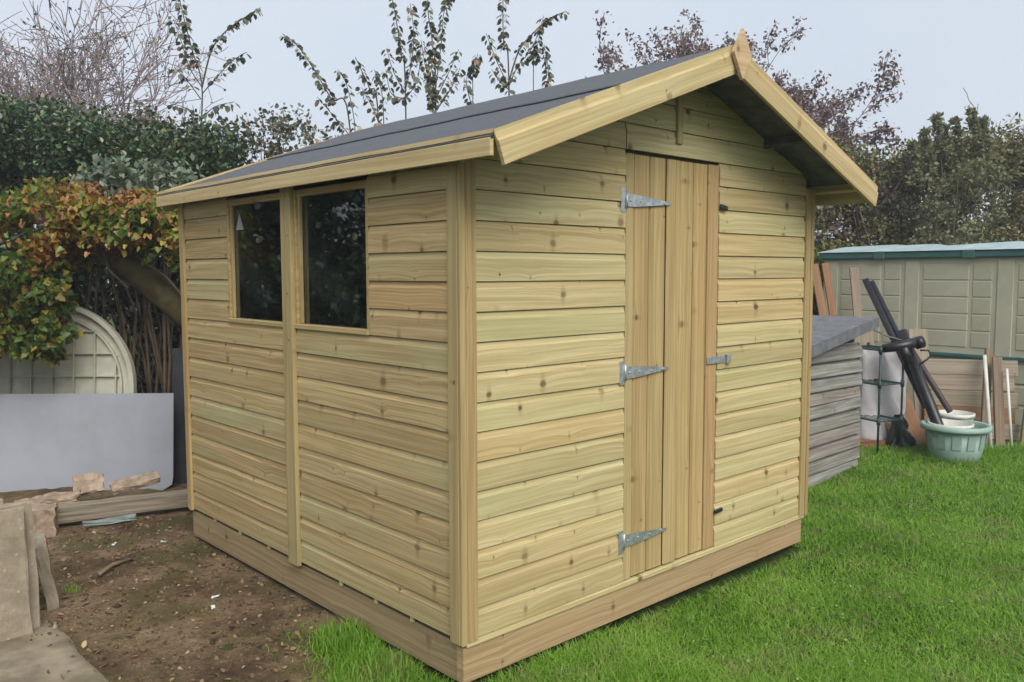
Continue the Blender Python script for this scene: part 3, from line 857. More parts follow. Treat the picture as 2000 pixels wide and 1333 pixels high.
# grey sheet: rounded lower corner, gently bowed, leaning back
def sheet_mesh(w, h, r, bow, t=0.008, nx=26, nz=14):
    V = []; F = []
    for s_ in (0, 1):
        for i in range(nx + 1):
            for j in range(nz + 1):
                u = i / nx; v = j / nz
                x = u * w; z = v * h
                if z < r and x > w - r:                     # rounded corner
                    lim = w - r + math.sqrt(max(r * r - (r - z) ** 2, 0))
                    x = min(x, lim)
                y = bow * math.sin(u * math.pi * 0.9) * 0.6 + bow * (1 - v) * 0.8 * u
                V.append((x, y + s_ * t, z))
    m = (nx + 1) * (nz + 1)
    q = lambda i, j: i * (nz + 1) + j
    for i in range(nx):
        for j in range(nz):
            a = (q(i, j), q(i + 1, j), q(i + 1, j + 1), q(i, j + 1))
            F.append(a); F.append(tuple(k + m for k in reversed(a)))
    for i in range(nx):
        F.append((q(i, 0), q(i, 0) + m, q(i + 1, 0) + m, q(i + 1, 0))); F.append((q(i, nz), q(i + 1, nz), q(i + 1, nz) + m, q(i, nz) + m))
    for j in range(nz):
        F.append((q(nx, j), q(nx, j) + m, q(nx, j + 1) + m, q(nx, j + 1))); F.append((q(0, j), q(0, j + 1), q(0, j + 1) + m, q(0, j) + m))
    return pydata('sheet', V, F, False)
gb = ob('grey_sheet', sheet_mesh(1.90, 0.715, 0.09, 0.05), GREYBOARD, None, TR(S(-4.37, 6.0, 0.0), SITE_YAW + math.radians(1), math.radians(-9)))
tag(gb, 'smooth pale grey plastic sheet leaning against the hedge beside the shed', 'sheet')

# half-round ribbed plastic panel
def arch_panel():
    t = thing('arched_panel', 'pale green half round ribbed plastic panel behind the grey sheet', 'panel', TR(S(-3.48, 6.32, 0.0), SITE_YAW, math.radians(-6)))
    mw = WM[t.name]
    Rr = 0.635; hz = 0.73
    def outline(r, base=0.0):
        pts = [(-r, base)]
        for k in range(25):
            a = math.pi - math.pi * k / 24
            pts.append((r * math.cos(a), hz + r * math.sin(a)))
        pts.append((r, base))
        return pts
    o = outline(Rr - 0.01); n = len(o)
    V = [(x, 0.0, z) for x, z in o] + [(x, 0.006, z) for x, z in o]
    F = [tuple(range(n)), tuple(range(2 * n - 1, n - 1, -1))] + [(i, i + n, (i + 1) % n + n, (i + 1) % n) for i in range(n)]
    ob('panel_skin', pydata('skin', V, F), ARCHPLAST, t, mw)
    def band(r0, r1, y0, y1, name):
        a = outline(r0); b_ = outline(r1); n = len(a); V = []; F = []
        for pts, y in ((a, y0), (b_, y0), (b_, y1), (a, y1)): V += [(x, y, z) for x, z in pts]
        for i in range(n - 1):
            for k in range(4):
                k2 = (k + 1) % 4
                F.append((k * n + i, k * n + i + 1, k2 * n + i + 1, k2 * n + i))
        return ob(name, pydata(name, V, F), ARCHPLAST, t, mw)
    band(Rr - 0.035, Rr, -0.055, -0.0005, 'rim')
    band(Rr - 0.115, Rr - 0.10, -0.030, -0.0005, 'rib')
    for x in np.arange(-0.48, 0.50, 0.16):
        top = hz + math.sqrt(max((Rr - 0.10) ** 2 - x * x, 0.01)) - 0.005
        ob('rib', box(0.010, 0.030, top, 0.001), ARCHPLAST, t, mw @ Matrix.Translation((x, -0.030, 0)))
    for z in np.arange(0.12, 1.2, 0.17):
        w = (Rr - 0.10) if z < hz else math.sqrt(max((Rr - 0.10) ** 2 - (z - hz) ** 2, 0.0025))
        ob('rib', box(2 * w - 0.01, 0.024, 0.010, 0.001), ARCHPLAST, t, mw @ Matrix.Translation((-w + 0.005, -0.0245, z)))
arch_panel()
cb = ob('charcoal_board', box(0.34, 0.03, 1.02, 0.004), CHARCOAL, None, TR(S(-2.55, 6.26, 0.0), SITE_YAW, math.radians(-5)))
tag(cb, 'dark charcoal board standing between the grey sheet and the shed', 'board')

# ---------------------------------------------------------------- right: old shed, plastic shed and the clutter
old = thing('weathered_shed', 'low weathered grey overlap board shed with grey felt roof behind the new shed', 'shed', TR((3.0, 0.60, 0), math.radians(6.0), 0, math.radians(2.0)))
om = WM[old.name]
def feather(L, h=0.118):
    return [(0.0, 0.0), (-0.040, 0.0), (-0.041, 0.006), (-0.030, 0.076), (-0.002, 0.098), (0.0, h)]
WL = 1.82
ofront = ob('front_wall', box(WL - 0.02, 0.02, 1.04, 0), OLDGREY, old, om @ Matrix.Translation((0.01, 0.004, 0.0)))
jr = random.Random(9)
for k in range(10):
    z = 0.015 + k * 0.102
    ob('board', prof_board(WL + (k % 3) * 0.001, feather(WL), key='fe%d' % (k % 3)), OLDGREY, ofront, om @ TR((jr.uniform(-0.006, 0.006), 0, z), jr.uniform(-0.004, 0.004), 0, jr.uniform(-0.009, 0.009)))
oside = ob('side_wall', box(0.02, 1.7, 1.10, 0), OLDGREY, old, om @ Matrix.Translation((WL - 0.03, 0.03, 0.0)))
for k in range(10):
    ob('board', prof_board(1.72, feather(1.7), key='fes'), OLDGREY, oside, om @ TR((WL - 0.006, 0.0, 0.015 + k * 0.102), math.pi / 2, 0, jr.uniform(-0.004, 0.004)))
ob('back_wall', box(WL, 0.02, 0.98, 0), OLDGREY, old, om @ Matrix.Translation((0, 1.72, 0)))
ob('side_wall', box(0.02, 1.70, 0.92, 0), OLDGREY, old, om @ Matrix.Translation((0.0, 0.03, 0)))
ob('corner_post', box(0.03, 0.03, 1.06, 0.003), OLDGREY, old, om @ Matrix.Translation((WL - 0.022, -0.016, 0.0)))
rm = om @ TR((-0.06, -0.10, 0.965), 0, 0, math.radians(-8.0))
oroof = ob('roof', box(2.02, 1.95, 0.018, 0.002), OLDGREY, old, rm)
ob('felt_sheet', box(2.035, 1.97, 0.005, 0.001), OLDFELT, oroof, rm @ Matrix.Translation((-0.005, -0.010, 0.0185)))
ob('felt_edge', box(2.035, 0.005, 0.075, 0.001), OLDFELT, oroof, rm @ Matrix.Translation((-0.005, -0.0155, -0.058)))
ob('felt_edge', box(0.005, 1.955, 0.055, 0.001), OLDFELT, oroof, rm @ Matrix.Translation((2.0305, -0.008, -0.038)))

# plastic shed
pA, pB = S(3.62, 9.9), S(5.55, 7.62)
pdir = (pB - pA).normalized(); pyaw = math.atan2(pdir.y, pdir.x); PL = (pB - pA).length
ps = thing('plastic_shed', 'beige plastic panel shed with dark green edging at the end of the lawn', 'shed', TR(pA, pyaw))
pm = WM[ps.name]
wall = ob('wall_panel', box(PL, 0.03, 1.70, 0.003), SHEDPLAST, ps, pm @ Matrix.Translation((0, 0.0, 0.02)))
pw = 0.92
for k in range(int(PL / pw) + 1):
    x0 = 0.22 + k * pw
    if x0 + 0.66 > PL: break
    for q in range(5):
        for (a, w) in ((0.0, 0.46), (0.50, 0.18)):
            z = 0.80 + q * 0.172
            ob('panel', box(w, 0.012, 0.160, 0.005), SHEDPLAST, wall, pm @ Matrix.Translation((x0 + a, -0.007, z)))
    ob('pillar', box(0.15, 0.016, 1.66, 0.006), SHEDPLAST, wall, pm @ Matrix.Translation((x0 - 0.19, -0.013, 0.03)))
    for q in range(3):
        ob('panel', box(0.66, 0.014, 0.18, 0.006), SHEDPLAST, wall, pm @ Matrix.Translation((x0, -0.010, 0.06 + q * 0.205)))
ob('mid_rail', box(PL + 0.02, 0.055, 0.038, 0.006), SHEDGREEN, ps, pm @ Matrix.Translation((-0.01, -0.040, 0.695)))
ob('eave_rail', box(PL + 0.08, 0.075, 0.075, 0.012), SHEDGREEN, ps, pm @ Matrix.Translation((-0.04, -0.055, 1.715)))
for x in (0.62, 1.55, 2.5): ob('rail_clip', box(0.12, 0.02, 0.085, 0.006), SHEDGREEN, ps, pm @ Matrix.Translation((x, -0.072, 1.710)))
def roofp():
    V = []; F = []
    nx = 24
    for i in range(nx + 1):
        x = -0.06 + (PL + 0.12) * i / nx
        w = 0.012 * math.sin(i * 1.7) + 0.010 * math.sin(i * 0.6)
        V += [(x, -0.07, 1.792), (x, 0.35, 1.845 + w), (x, 1.6, 1.90 + w), (x, 1.6, 1.78)]
    for i in range(nx):
        for k in range(3): F.append((i * 4 + k, i * 4 + 4 + k, i * 4 + 5 + k, i * 4 + 1 + k))
    return pydata('roof', V, F)
ob('roof', roofp(), SHEDROOF, ps, pm)
ob('end_wall', box(0.03, 1.6, 1.70, 0.003), SHEDPLAST, ps, pm @ Matrix.Translation((0.0, 0.032, 0.02)))
ob('back_wall', box(PL, 0.03, 1.70, 0.003), SHEDPLAST, ps, pm @ Matrix.Translation((0.0, 1.55, 0.02)))

def leaning(name, label, cat, foot, top, w, t, mat, face, group=None):
    """a plank whose foot and top centres are given; face = side it shows"""
    a, b_ = Vector(foot), Vector(top)
    x = (b_ - a).normalized(); y = Vector(face) - x * Vector(face).dot(x); y = -y.normalized(); z = x.cross(y)
    L = (b_ - a).length
    me = box(L, t, w, min(t, w) * 0.08)
    o = ob(name, me, mat, None, BASIS(a - z * w / 2 - y * 0, x, y, z))
    return tag(o, label, cat, group)
TOCAM = -Vector((0.6776, 0.7354, 0.0))
def plank_site(name, label, cat, f, t_, w, t, mat, group=None): return leaning(name, label, cat, S(*f), S(*t_), w, t, mat, TOCAM, group)

plank_site('leaning_plank', 'orange brown plank behind the weathered shed, left of its pair', 'plank', (3.62, 9.28, 0.0), (3.35, 9.45, 1.66), 0.085, 0.03, ORANGEWOOD)
plank_site('leaning_plank', 'orange brown plank behind the weathered shed, right of its pair', 'plank', (3.73, 9.30, 0.0), (3.475, 9.47, 1.67), 0.075, 0.03, ORANGEWOOD)
plank_site('leaning_plank', 'pale brown plank upright against the plastic shed end', 'plank', (3.82, 9.05, 0.0), (3.75, 9.35, 1.62), 0.095, 0.025, OLDPALE)
# weathered boards against the plastic shed
wb = thing('board_panel', 'weathered brown boarded panel leaning on the plastic shed', 'panel', TR(S(3.90, 7.95, 0.0), SITE_YAW - math.radians(16), math.radians(-12)))
bmw = WM[wb.name]
for k in range(5):
    ob('plank', box(0.80 - 0.03 * (k % 2), 0.02, 0.145, 0.003), OLDPALE if k != 1 else ORANGEWOOD, wb, bmw @ TR((0.0, 0.003 * (k % 2), 0.02 + k * 0.149), 0, 0, 0.006 * (k % 3 - 1)))
for x in (0.08, 0.68): ob('batten', box(0.06, 0.03, 0.74, 0.003), OLDBROWN, wb, bmw @ Matrix.Translation((x, 0.024, 0.02)))
plank_site('short_board', 'short pale board standing behind the black pipes', 'board', (3.96, 8.02, 0.02), (3.93, 8.22, 1.02), 0.18, 0.02, OLDPALE)
plank_site('brown_stake', 'dark brown stake sloping beside the white pole', 'stake', (4.22, 7.50, 0.0), (4.43, 7.85, 0.86), 0.07, 0.03, OLDBROWN)
plank_site('brown_stake', 'broad brown board on end just right of the white pole', 'stake', (4.34, 7.45, 0.0), (4.42, 7.70, 0.80), 0.085, 0.03, OLDBROWN)
plank_site('brown_stake', 'brown stake at the right edge behind the short white rod', 'stake', (4.62, 7.55, 0.0), (4.86, 7.85, 0.72), 0.09, 0.03, OLDBROWN)
p1_ = ob('white_pole', tube([([S(4.17, 7.30, 0.0), S(4.19, 7.42, 0.42), S(4.215, 7.55, 0.83)], 0.0155)], 10), WHITEPLAST)
tag(p1_, 'tall thin white pole standing beside the boarded panel', 'pole')
p2_ = ob('white_rod', tube([([S(4.42, 7.42, 0.0), S(4.46, 7.62, 0.70)], 0.0115)], 10), WHITEPLAST)
tag(p2_, 'short thin white rod at the right edge of the lawn', 'pole')
plank_site('orange_board', 'orange brown board leaning behind the green tub', 'board', (3.60, 7.50, 0.0), (3.42, 7.85, 0.62), 0.30, 0.018, ORANGEWOOD)
plank_site('leaning_board', 'brown board standing behind the top of the wire rack', 'board', (3.36, 7.95, 0.0), (3.30, 8.15, 1.14), 0.30, 0.018, OLDPALE)

# white sack and dark sheet
def crumple(name, sx, sy, sz, seed, mat, label, cat, mw, taper=0.2):
    bm = bmesh.new(); bmesh.ops.create_cube(bm, size=1.0)
    bmesh.ops.subdivide_edges(bm, edges=bm.edges[:], cuts=9, use_grid_fill=True)
    rs = np.random.default_rng(seed)
    ph = rs.uniform(0, 6.28, (10, 4)); fr = rs.uniform(3, 16, (10, 3))
    for v in bm.verts:
        c = v.co
        r = max(abs(c.x), abs(c.y)) / max(1e-6, math.hypot(c.x, c.y))
        k = 1 - taper * (c.z + 0.5)
        p = Vector((c.x * sx * (0.6 + 0.4 * r) * k, c.y * sy * (0.6 + 0.4 * r) * k, (c.z + 0.5) * sz))
        d = sum(math.sin(fr[i, 0] * c.x + fr[i, 1] * c.y + fr[i, 2] * c.z + ph[i, 0]) for i in range(10)) * 0.010
        nrm = Vector((c.x, c.y, 0.15 * c.z)); nrm = nrm.normalized() if nrm.length > 0 else Vector((0, 0, 1))
        v.co = p + nrm * d
        if v.co.z < 0: v.co.z = 0.0
    me = bpy.data.meshes.new(name); bm.to_mesh(me); bm.free()
    me.polygons.foreach_set('use_smooth', [True] * len(me.polygons))
    o = ob(name, me, mat, None, mw); return tag(o, label, cat)
crumple('white_sack', 0.46, 0.28, 0.86, 4, SACK, 'creased white rubble sack behind the green wire rack', 'sack', TR(S(3.37, 7.72, 0.0), SITE_YAW, math.radians(-5)), 0.12)
crumple('dark_sheet', 0.20, 0.16, 0.30, 8, TARP, 'dark crumpled sheet on the grass left of the green tub', 'tarp', TR(S(3.44, 7.48, 0.0), SITE_YAW), 0.75)
slab('fallen_board', 'orange brown board lying at the foot of the white sack', 'board', TR(S(3.22, 7.55, 0.03), SITE_YAW + 0.1), (0.42, 0.10, 0.07), 31, ORANGEWOOD, n=3)

# tub, buckets
tub = thing('green_tub', 'pale green ribbed plastic tub standing on the grass', 'tub', TR(S(3.735, 7.08, 0.0), 0.4))
tm = WM[tub.name]
ob('tub_body', lathe([(0.0, 0.006), (0.190, 0.006), (0.197, 0.012), (0.232, 0.255), (0.226, 0.255), (0.190, 0.020), (0.0, 0.016)], 40), TUBGREEN, tub, tm)
ob('rim', lathe([(0.228, 0.256), (0.268, 0.256), (0.272, 0.268), (0.270, 0.296), (0.258, 0.300), (0.232, 0.296), (0.228, 0.256)], 40), TUBGREEN, tub, tm)
for k in range(12):
    a = k * math.pi / 6
    ob('rib', box(0.0045, 0.07, 0.12, 0.001), TUBGREEN, tub, tm @ TR((0.213 * math.cos(a), 0.213 * math.sin(a), 0.11), a, 0, math.radians(8)) @ Matrix.Translation((0, -0.035, 0)))
def bucket(name, label, mw, r, h):
    t = thing(name, label, 'bucket', mw)
    ob('bucket_body', lathe([(0, 0.003), (r * 0.86, 0.003), (r, h), (r - 0.006, h), (r * 0.85, 0.012), (0, 0.012)], 32), WHITEPLAST, t, mw)
    ob('rim', lathe([(r, h - 0.03), (r + 0.012, h - 0.03), (r + 0.012, h), (r - 0.004, h + 0.002), (r, h - 0.03)], 32), WHITEPLAST, t, mw)
bucket('white_bucket', 'white bucket standing inside the green tub', TR(S(3.69, 7.08, 0.03)), 0.165, 0.275)
bucket('white_bucket', 'white bucket on the grass behind the green tub', TR(S(3.90, 7.42, 0.0)), 0.15, 0.335)

# pipes
def pipe(name, label, a, b_, r, mat, bore=True):
    a, b_ = Vector(a), Vector(b_); d = (b_ - a).normalized(); L = (b_ - a).length
    t = r * 0.12
    prof = [(r, 0), (r, L), (r - t, L), (r - t, 0), (r, 0)]
    q = d.to_track_quat('Z', 'Y').to_matrix().to_4x4()
    o = ob(name, lathe(prof, 20), mat, None, Matrix.Translation(a) @ q)
    return tag(o, label, 'pipe')
pipe('soil_pipe', 'fat black pipe standing in the green tub', S(3.685, 7.08, 0.05), S(3.40, 7.42, 1.06), 0.046, PIPEBLACK)
pipe('gutter_pipe', 'long thin black pipe reaching highest above the tub', S(3.58, 7.28, 0.40), S(3.20, 7.72, 1.505), 0.029, PIPEBLACK)
pipe('gutter_pipe', 'second thin black pipe, tied beside the longest one', S(3.65, 7.29, 0.40), S(3.255, 7.73, 1.485), 0.029, PIPEBLACK)
pipe('brown_pipe', 'thin brown pipe leaning behind the fat black pipe', S(3.86, 7.42, 0.34), S(3.50, 7.60, 1.00), 0.026, PIPEBROWN)
hop = thing('pipe_junction', 'black pipe junction resting on the wire rack', 'pipe fitting', TR(S(3.38, 7.28, 0.93), SITE_YAW))
hm = WM[hop.name]
ob('junction_body', tube([([(-0.19, 0, -0.015), (-0.02, 0, 0.01), (0.13, 0, 0.05)], [0.036, 0.044, 0.046])], 14), PIPEBLACK, hop, hm)
ob('socket', lathe([(0.038, 0), (0.053, 0), (0.053, 0.06), (0.038, 0.06), (0.038, 0)], 16), PIPEBLACK, hop, hm @ TR((0.09, 0, 0.03), 0, 0, math.radians(75)))
ob('branch', tube([([(-0.02, 0, 0.0), (0.03, 0.01, -0.13)], [0.045, 0.044])], 12), PIPEBLACK, hop, hm)
ob('bracket', tube([([(0.13, 0, -0.03), (0.20, 0, -0.03), (0.225, 0, -0.07), (0.19, 0, -0.11), (0.13, 0, -0.15)], 0.008)], 6), PIPEBLACK, hop, hm)
ob('cable', tube([([(-0.36, 0.02, 0.16), (-0.28, 0, 0.15), (-0.18, -0.02, 0.10), (-0.05, -0.03, 0.06)], 0.007)], 6), BARK_GREY, hop, hm)

# wire rack
rack = thing('wire_rack', 'dark green three tier wire plant rack beside the weathered shed', 'rack', TR(S(3.17, 7.28, 0.0), SITE_YAW + math.radians(24)))
km = WM[rack.name]
RW, RD, RH = 0.36, 0.26, 0.93
# local origin = near corner leg; x runs to the right and back, y to the left and back
for (x, y) in ((0, 0), (RW * 0.75, 0.0), (0, RD * 1.5), (RW * 0.75, RD * 1.5)):
    leg = ob('leg', tube([([(x, y, 0), (x, y, RH)], 0.0095)], 8), RACKGREEN, rack, km)
    for z in (0.28, 0.60, 0.90): ob('connector', tube([([(x, y, z - 0.03), (x, y, z + 0.03)], 0.0155)], 8), RACKGREEN, leg, km)
for z in (0.28, 0.60, 0.90):
    c = [(0, 0, z), (RW * 0.75, 0, z), (RW * 0.75, RD * 1.5, z), (0, RD * 1.5, z)]
    sh = ob('shelf_frame', tube([([c[i], c[(i + 1) % 4]], 0.008) for i in range(4)], 6), RACKGREEN, rack, km)
    for q in range(1, 5):
        ob('shelf_wire', tube([([(RW * 0.15 * q, 0, z), (RW * 0.15 * q, RD * 1.5, z)], 0.0035)], 5), RACKGREEN, sh, km)

# ---------------------------------------------------------------- hedges, trees
IVY = leafmat('ivy_leaves', [(0.0, (0.020, 0.045, 0.018)), (0.5, (0.032, 0.070, 0.026)), (0.85, (0.050, 0.100, 0.035)), (1.0, (0.10, 0.11, 0.04))], rough=0.32, trans=0.15, spec=0.5)
HEDGE = leafmat('holly_leaves', [(0.0, (0.026, 0.060, 0.022)), (0.5, (0.048, 0.100, 0.034)), (0.88, (0.090, 0.150, 0.052)), (1.0, (0.20, 0.17, 0.06))], rough=0.30, trans=0.12, spec=0.6)
CREEPER = leafmat('autumn_creeper', [(0.0, (0.070, 0.140, 0.024)), (0.28, (0.145, 0.215, 0.032)), (0.48, (0.27, 0.27, 0.04)), (0.60, (0.36, 0.22, 0.040)), (0.74, (0.31, 0.125, 0.030)), (0.86, (0.20, 0.075, 0.025)), (1.0, (0.10, 0.05, 0.025))], rough=0.45, trans=0.35, zone=0.55, zscale=1.5)
CREEPER_GREEN = leafmat('green_creeper', [(0.0, (0.055, 0.110, 0.022)), (0.45, (0.10, 0.17, 0.030)), (0.7, (0.20, 0.23, 0.04)), (0.88, (0.34, 0.27, 0.04)), (1.0, (0.28, 0.12, 0.03))], rough=0.45, trans=0.35)
SILVER = leafmat('silver_leaves', [(0.0, (0.12, 0.17, 0.10)), (0.6, (0.20, 0.26, 0.17)), (1.0, (0.29, 0.33, 0.24))], rough=0.55, trans=0.25)
SHOOT = leafmat('shoot_leaves', [(0.0, (0.090, 0.110, 0.075)), (0.5, (0.135, 0.155, 0.100)), (0.8, (0.21, 0.20, 0.12)), (1.0, (0.38, 0.23, 0.15))], rough=0.5, trans=0.25)
PINKLEAF = leafmat('plum_leaves', [(0.0, (0.11, 0.075, 0.080)), (0.4, (0.19, 0.12, 0.125)), (0.75, (0.27, 0.17, 0.165)), (1.0, (0.18, 0.19, 0.11))], rough=0.5, trans=0.3)
OLIVE = leafmat('olive_hedge', [(0.0, (0.12, 0.13, 0.052)), (0.45, (0.20, 0.20, 0.078)), (0.8, (0.28, 0.25, 0.11)), (1.0, (0.37, 0.27, 0.14))], rough=0.5, trans=0.2)
GREYGREEN = leafmat('grey_green_leaves', [(0.0, (0.125, 0.14, 0.065)), (0.6, (0.20, 0.21, 0.105)), (1.0, (0.29, 0.28, 0.16))], rough=0.6, trans=0.25, spec=0.2)

def bush(name, label, cat, base, centres, radii, per, size, mat, tpl=LEAF_QUAD, stems=14, stem_mat=None, droop=0.0, upness=0.6, group=None, part='foliage', squash=0.85):
    """foliage in clumps with stems running up into it"""
    base = Vector(base)
    t = thing(name, label, cat, Matrix.Translation(base), group)
    P = clumps(centres, radii, per, squash)
    n = len(P)
    out = unit(P - np.array(base)[None] - np.array([0, 0, 0.8])[None])
    ax = unit(rdir(n) + 0.5 * out + np.array([0, 0, -droop])[None])
    nr = rdir(n) * 0.8 + np.array([0, 0, upness])[None] + 0.25 * out
    sz = size * RNG.uniform(0.6, 1.25, n)
    me = leaf_cloud(part, P - np.array(base)[None], sz, ax, nr, tpl)
    ob(part, me, mat, t, Matrix.Translation(base))
    paths = []
    cs = np.asarray(centres)
    for k in range(stems):
        c = Vector(cs[RNG.integers(len(cs))]) - base
        r0 = Vector((RNG.normal() * 0.12, RNG.normal() * 0.12, 0))
        r0 = Vector((c.x * 0.55, c.y * 0.55, 0)) + r0
        mid = (r0 + c) * 0.5 + Vector((RNG.normal() * 0.1, RNG.normal() * 0.1, 0.1))
        paths.append(([r0, mid, c], [0.018, 0.012, 0.004]))
    if paths: ob('stem', tube(paths, 5, 'stems'), stem_mat or BARK, t, Matrix.Translation(base))
    return t

def wall_of_clumps(s0, s1, d0, d1, ztop, n, zmin=0.1, r=(0.18, 0.34), shell=0.5):
    """clump centres filling a hedge; ztop(s) is its outline"""
    C = []; R_ = []
    while len(C) < n:
        s = RNG.uniform(s0, s1); d = RNG.uniform(d0, d1); top = ztop(s)
        if RNG.random() < shell: z = top - abs(RNG.normal()) * 0.22
        else: z = RNG.uniform(zmin, top)
        if z < zmin: continue
        rr = RNG.uniform(*r)
        p = S(s, d, z); C.append((p.x, p.y, p.z)); R_.append(rr)
    return C, R_
def wav(s, a=0.1, k=1.0, p=0.0): return a * (math.sin(2.3 * k * s + p) + 0.6 * math.sin(5.1 * k * s + 1.7 + p) + 0.4 * math.sin(11.3 * k * s + p * 2))

# tall dark evergreen hedge, left
C, R_ = wall_of_clumps(-7.6, -4.0, 7.9, 9.2, lambda s: 2.98 + wav(s, 0.12), 260, zmin=1.0, r=(0.14, 0.32))
bush('evergreen_hedge', 'tall dark glossy evergreen hedge at the top left', 'hedge', S(-5.8, 8.5), C, R_, 260, 0.052, HEDGE, LEAF_OVAL, 24)
C, R_ = wall_of_clumps(-4.1, -2.75, 7.9, 9.0, lambda s: 2.93 + wav(s, 0.10), 85, zmin=1.3)
bush('evergreen_hedge', 'dark evergreen bush above the left eave of the shed', 'hedge', S(-3.4, 8.4), C, R_, 200, 0.050, HEDGE, LEAF_OVAL, 14)
# thinner reddish shrub over the far end of the shed roof
C, R_ = wall_of_clumps(-4.7, -1.95, 8.4, 9.0, lambda s: 3.22 + wav(s, 0.12) - 0.30 * max(0, s + 3.1), 120, zmin=1.5, r=(0.10, 0.22))
bush('thinning_shrub', 'thin brownish green shrub losing leaves behind the shed roof', 'shrub', S(-2.6, 8.5), C, R_, 44, 0.052, SHOOT, LEAF_OVAL, 70, TWIG)

# the hedge line goes on round the left side of the garden
C, R_ = wall_of_clumps(-9.8, -5.3, 4.6, 7.5, lambda s: 3.2 + wav(s, 0.12), 560, zmin=0.1, r=(0.2, 0.36), shell=0.3)
bush('boundary_hedge', 'dark evergreen boundary hedge left of the garden, mirrored in the shed windows', 'hedge', S(-7.4, 5.3), C, R_, 120, 0.085, HEDGE, LEAF_OVAL, 10)

# hollow below: ivy bank deep in shade
C, R_ = wall_of_clumps(-6.8, -0.9, 7.2, 7.8, lambda s: 1.85 + wav(s, 0.08), 230, zmin=0.05, shell=0.15)
bush('ivy_bank', 'dark ivy bank filling the hollow behind the leaning trunk', 'ivy', S(-3.8, 7.4), C, R_, 120, 0.062, IVY, LEAF_LOBED, 12, BARK)
# dead stalks hanging in the hollow
paths = []
for k in range(110):
    s = RNG.uniform(-4.3, -1.9); d = RNG.uniform(6.75, 7.05)
    z0 = RNG.uniform(0.0, 0.5); z1 = z0 + RNG.uniform(0.4, 1.3); dx = RNG.normal() * 0.22
    paths.append(([S(s, d, z0), S(s + dx * 0.4, d + 0.03, (z0 + z1) / 2), S(s + dx, d, z1)], [0.0032, 0.0026, 0.0015]))
o = ob('dead_stalks', tube(paths, 4, 'stalks'), STALK)
tag(o, 'tangle of thin dead brown stalks under the creeper', 'stalks', kind='stuff')

# leaning mossy trunk
tr = thing('leaning_tree', 'thick mossy trunk leaning left out of the shade behind the shed', 'tree', Matrix.Translation(S(-1.35, 6.75, 0.0)))
tb = S(-1.35, 6.75, 0.0)
tp = [S(-1.35, 6.75, -0.05), S(-1.75, 6.7, 0.46), S(-2.2, 6.62, 0.98), S(-2.62, 6.55, 1.36), S(-2.95, 6.5, 1.66), S(-3.25, 6.48, 1.93), S(-3.6, 6.5, 2.1)]
ob('trunk', tube([([p - tb for p in tp], [0.13, 0.112, 0.122, 0.104, 0.108, 0.082, 0.05])], 14, 'trunk'), BARK_MOSS, tr, Matrix.Translation(tb))
br = []
for (a, b_, c) in (((-2.35, 6.5, 1.20), (-2.6, 6.42, 1.55), (-2.95, 6.4, 1.80)), ((-2.5, 6.48, 1.28), (-2.22, 6.4, 1.42), (-2.0, 6.4, 1.28)), ((-3.05, 6.4, 1.75), (-3.0, 6.35, 1.60), (-2.86, 6.35, 1.47)), ((-3.1, 6.42, 1.8), (-3.3, 6.3, 2.1), (-3.2, 6.3, 2.3))):
    br.append(([S(*a) - tb, S(*b_) - tb, S(*c) - tb], [0.013, 0.010, 0.006]))
ob('branch', tube(br, 6, 'branches'), STALK, tr, Matrix.Translation(tb))

# autumn creeper
C = []; R_ = []
for k in range(150):
    s = RNG.uniform(-6.4, -2.28); d = RNG.uniform(5.95, 6.6)
    top = 2.20 + wav(s, 0.05) - 0.35 * max(0, s + 3.1)
    low = 1.80 - 0.30 * max(0, min(1, (-3.15 - s) / 0.35)) - 0.1 * max(0, s + 2.8)
    z = RNG.uniform(low, top); p = S(s, d, z)
    C.append((p.x, p.y, p.z)); R_.append(RNG.uniform(0.10, 0.19))
crp = bush('autumn_creeper', 'orange and yellow autumn creeper spilling over the hedge top', 'creeper', S(-3.6, 6.3), C, R_, 170, 0.050, CREEPER, LEAF_LOBED, 0, STALK, droop=0.7, upness=0.75)
# green curtain hanging at the left edge
C = []; R_ = []
for k in range(64):
    s = RNG.uniform(-4.2, -3.10); d = RNG.uniform(5.80, 6.12)
    z = RNG.uniform(0.90 + 0.75 * max(0, (s + 3.26) / 0.16) + RNG.normal() * 0.05, 1.62); p = S(s, d, z)
    C.append((p.x, p.y, p.z)); R_.append(RNG.uniform(0.07, 0.13))
gcr = bush('green_creeper', 'green and yellow creeper curtain hanging before the arched panel', 'creeper', S(-4.0, 6.0), C, R_, 85, 0.054, CREEPER_GREEN, LEAF_LOBED, 0, STALK, droop=0.9, upness=0.4)
# trailing strand with yellow leaves by the shed edge
C = [tuple(S(s, 6.25, z)) for s, z in ((-2.52, 1.72), (-2.45, 1.66), (-2.40, 1.60), (-2.35, 1.55), (-2.32, 1.68), (-2.6, 1.78), (-2.7, 1.7))]
bush('yellow_strand', 'trailing creeper strand with yellow leaves beside the shed eave', 'creeper', S(-2.45, 6.3), C, [0.09] * 7, 14, 0.06, CREEPER_GREEN, LEAF_LOBED, 0, STALK, droop=0.6)
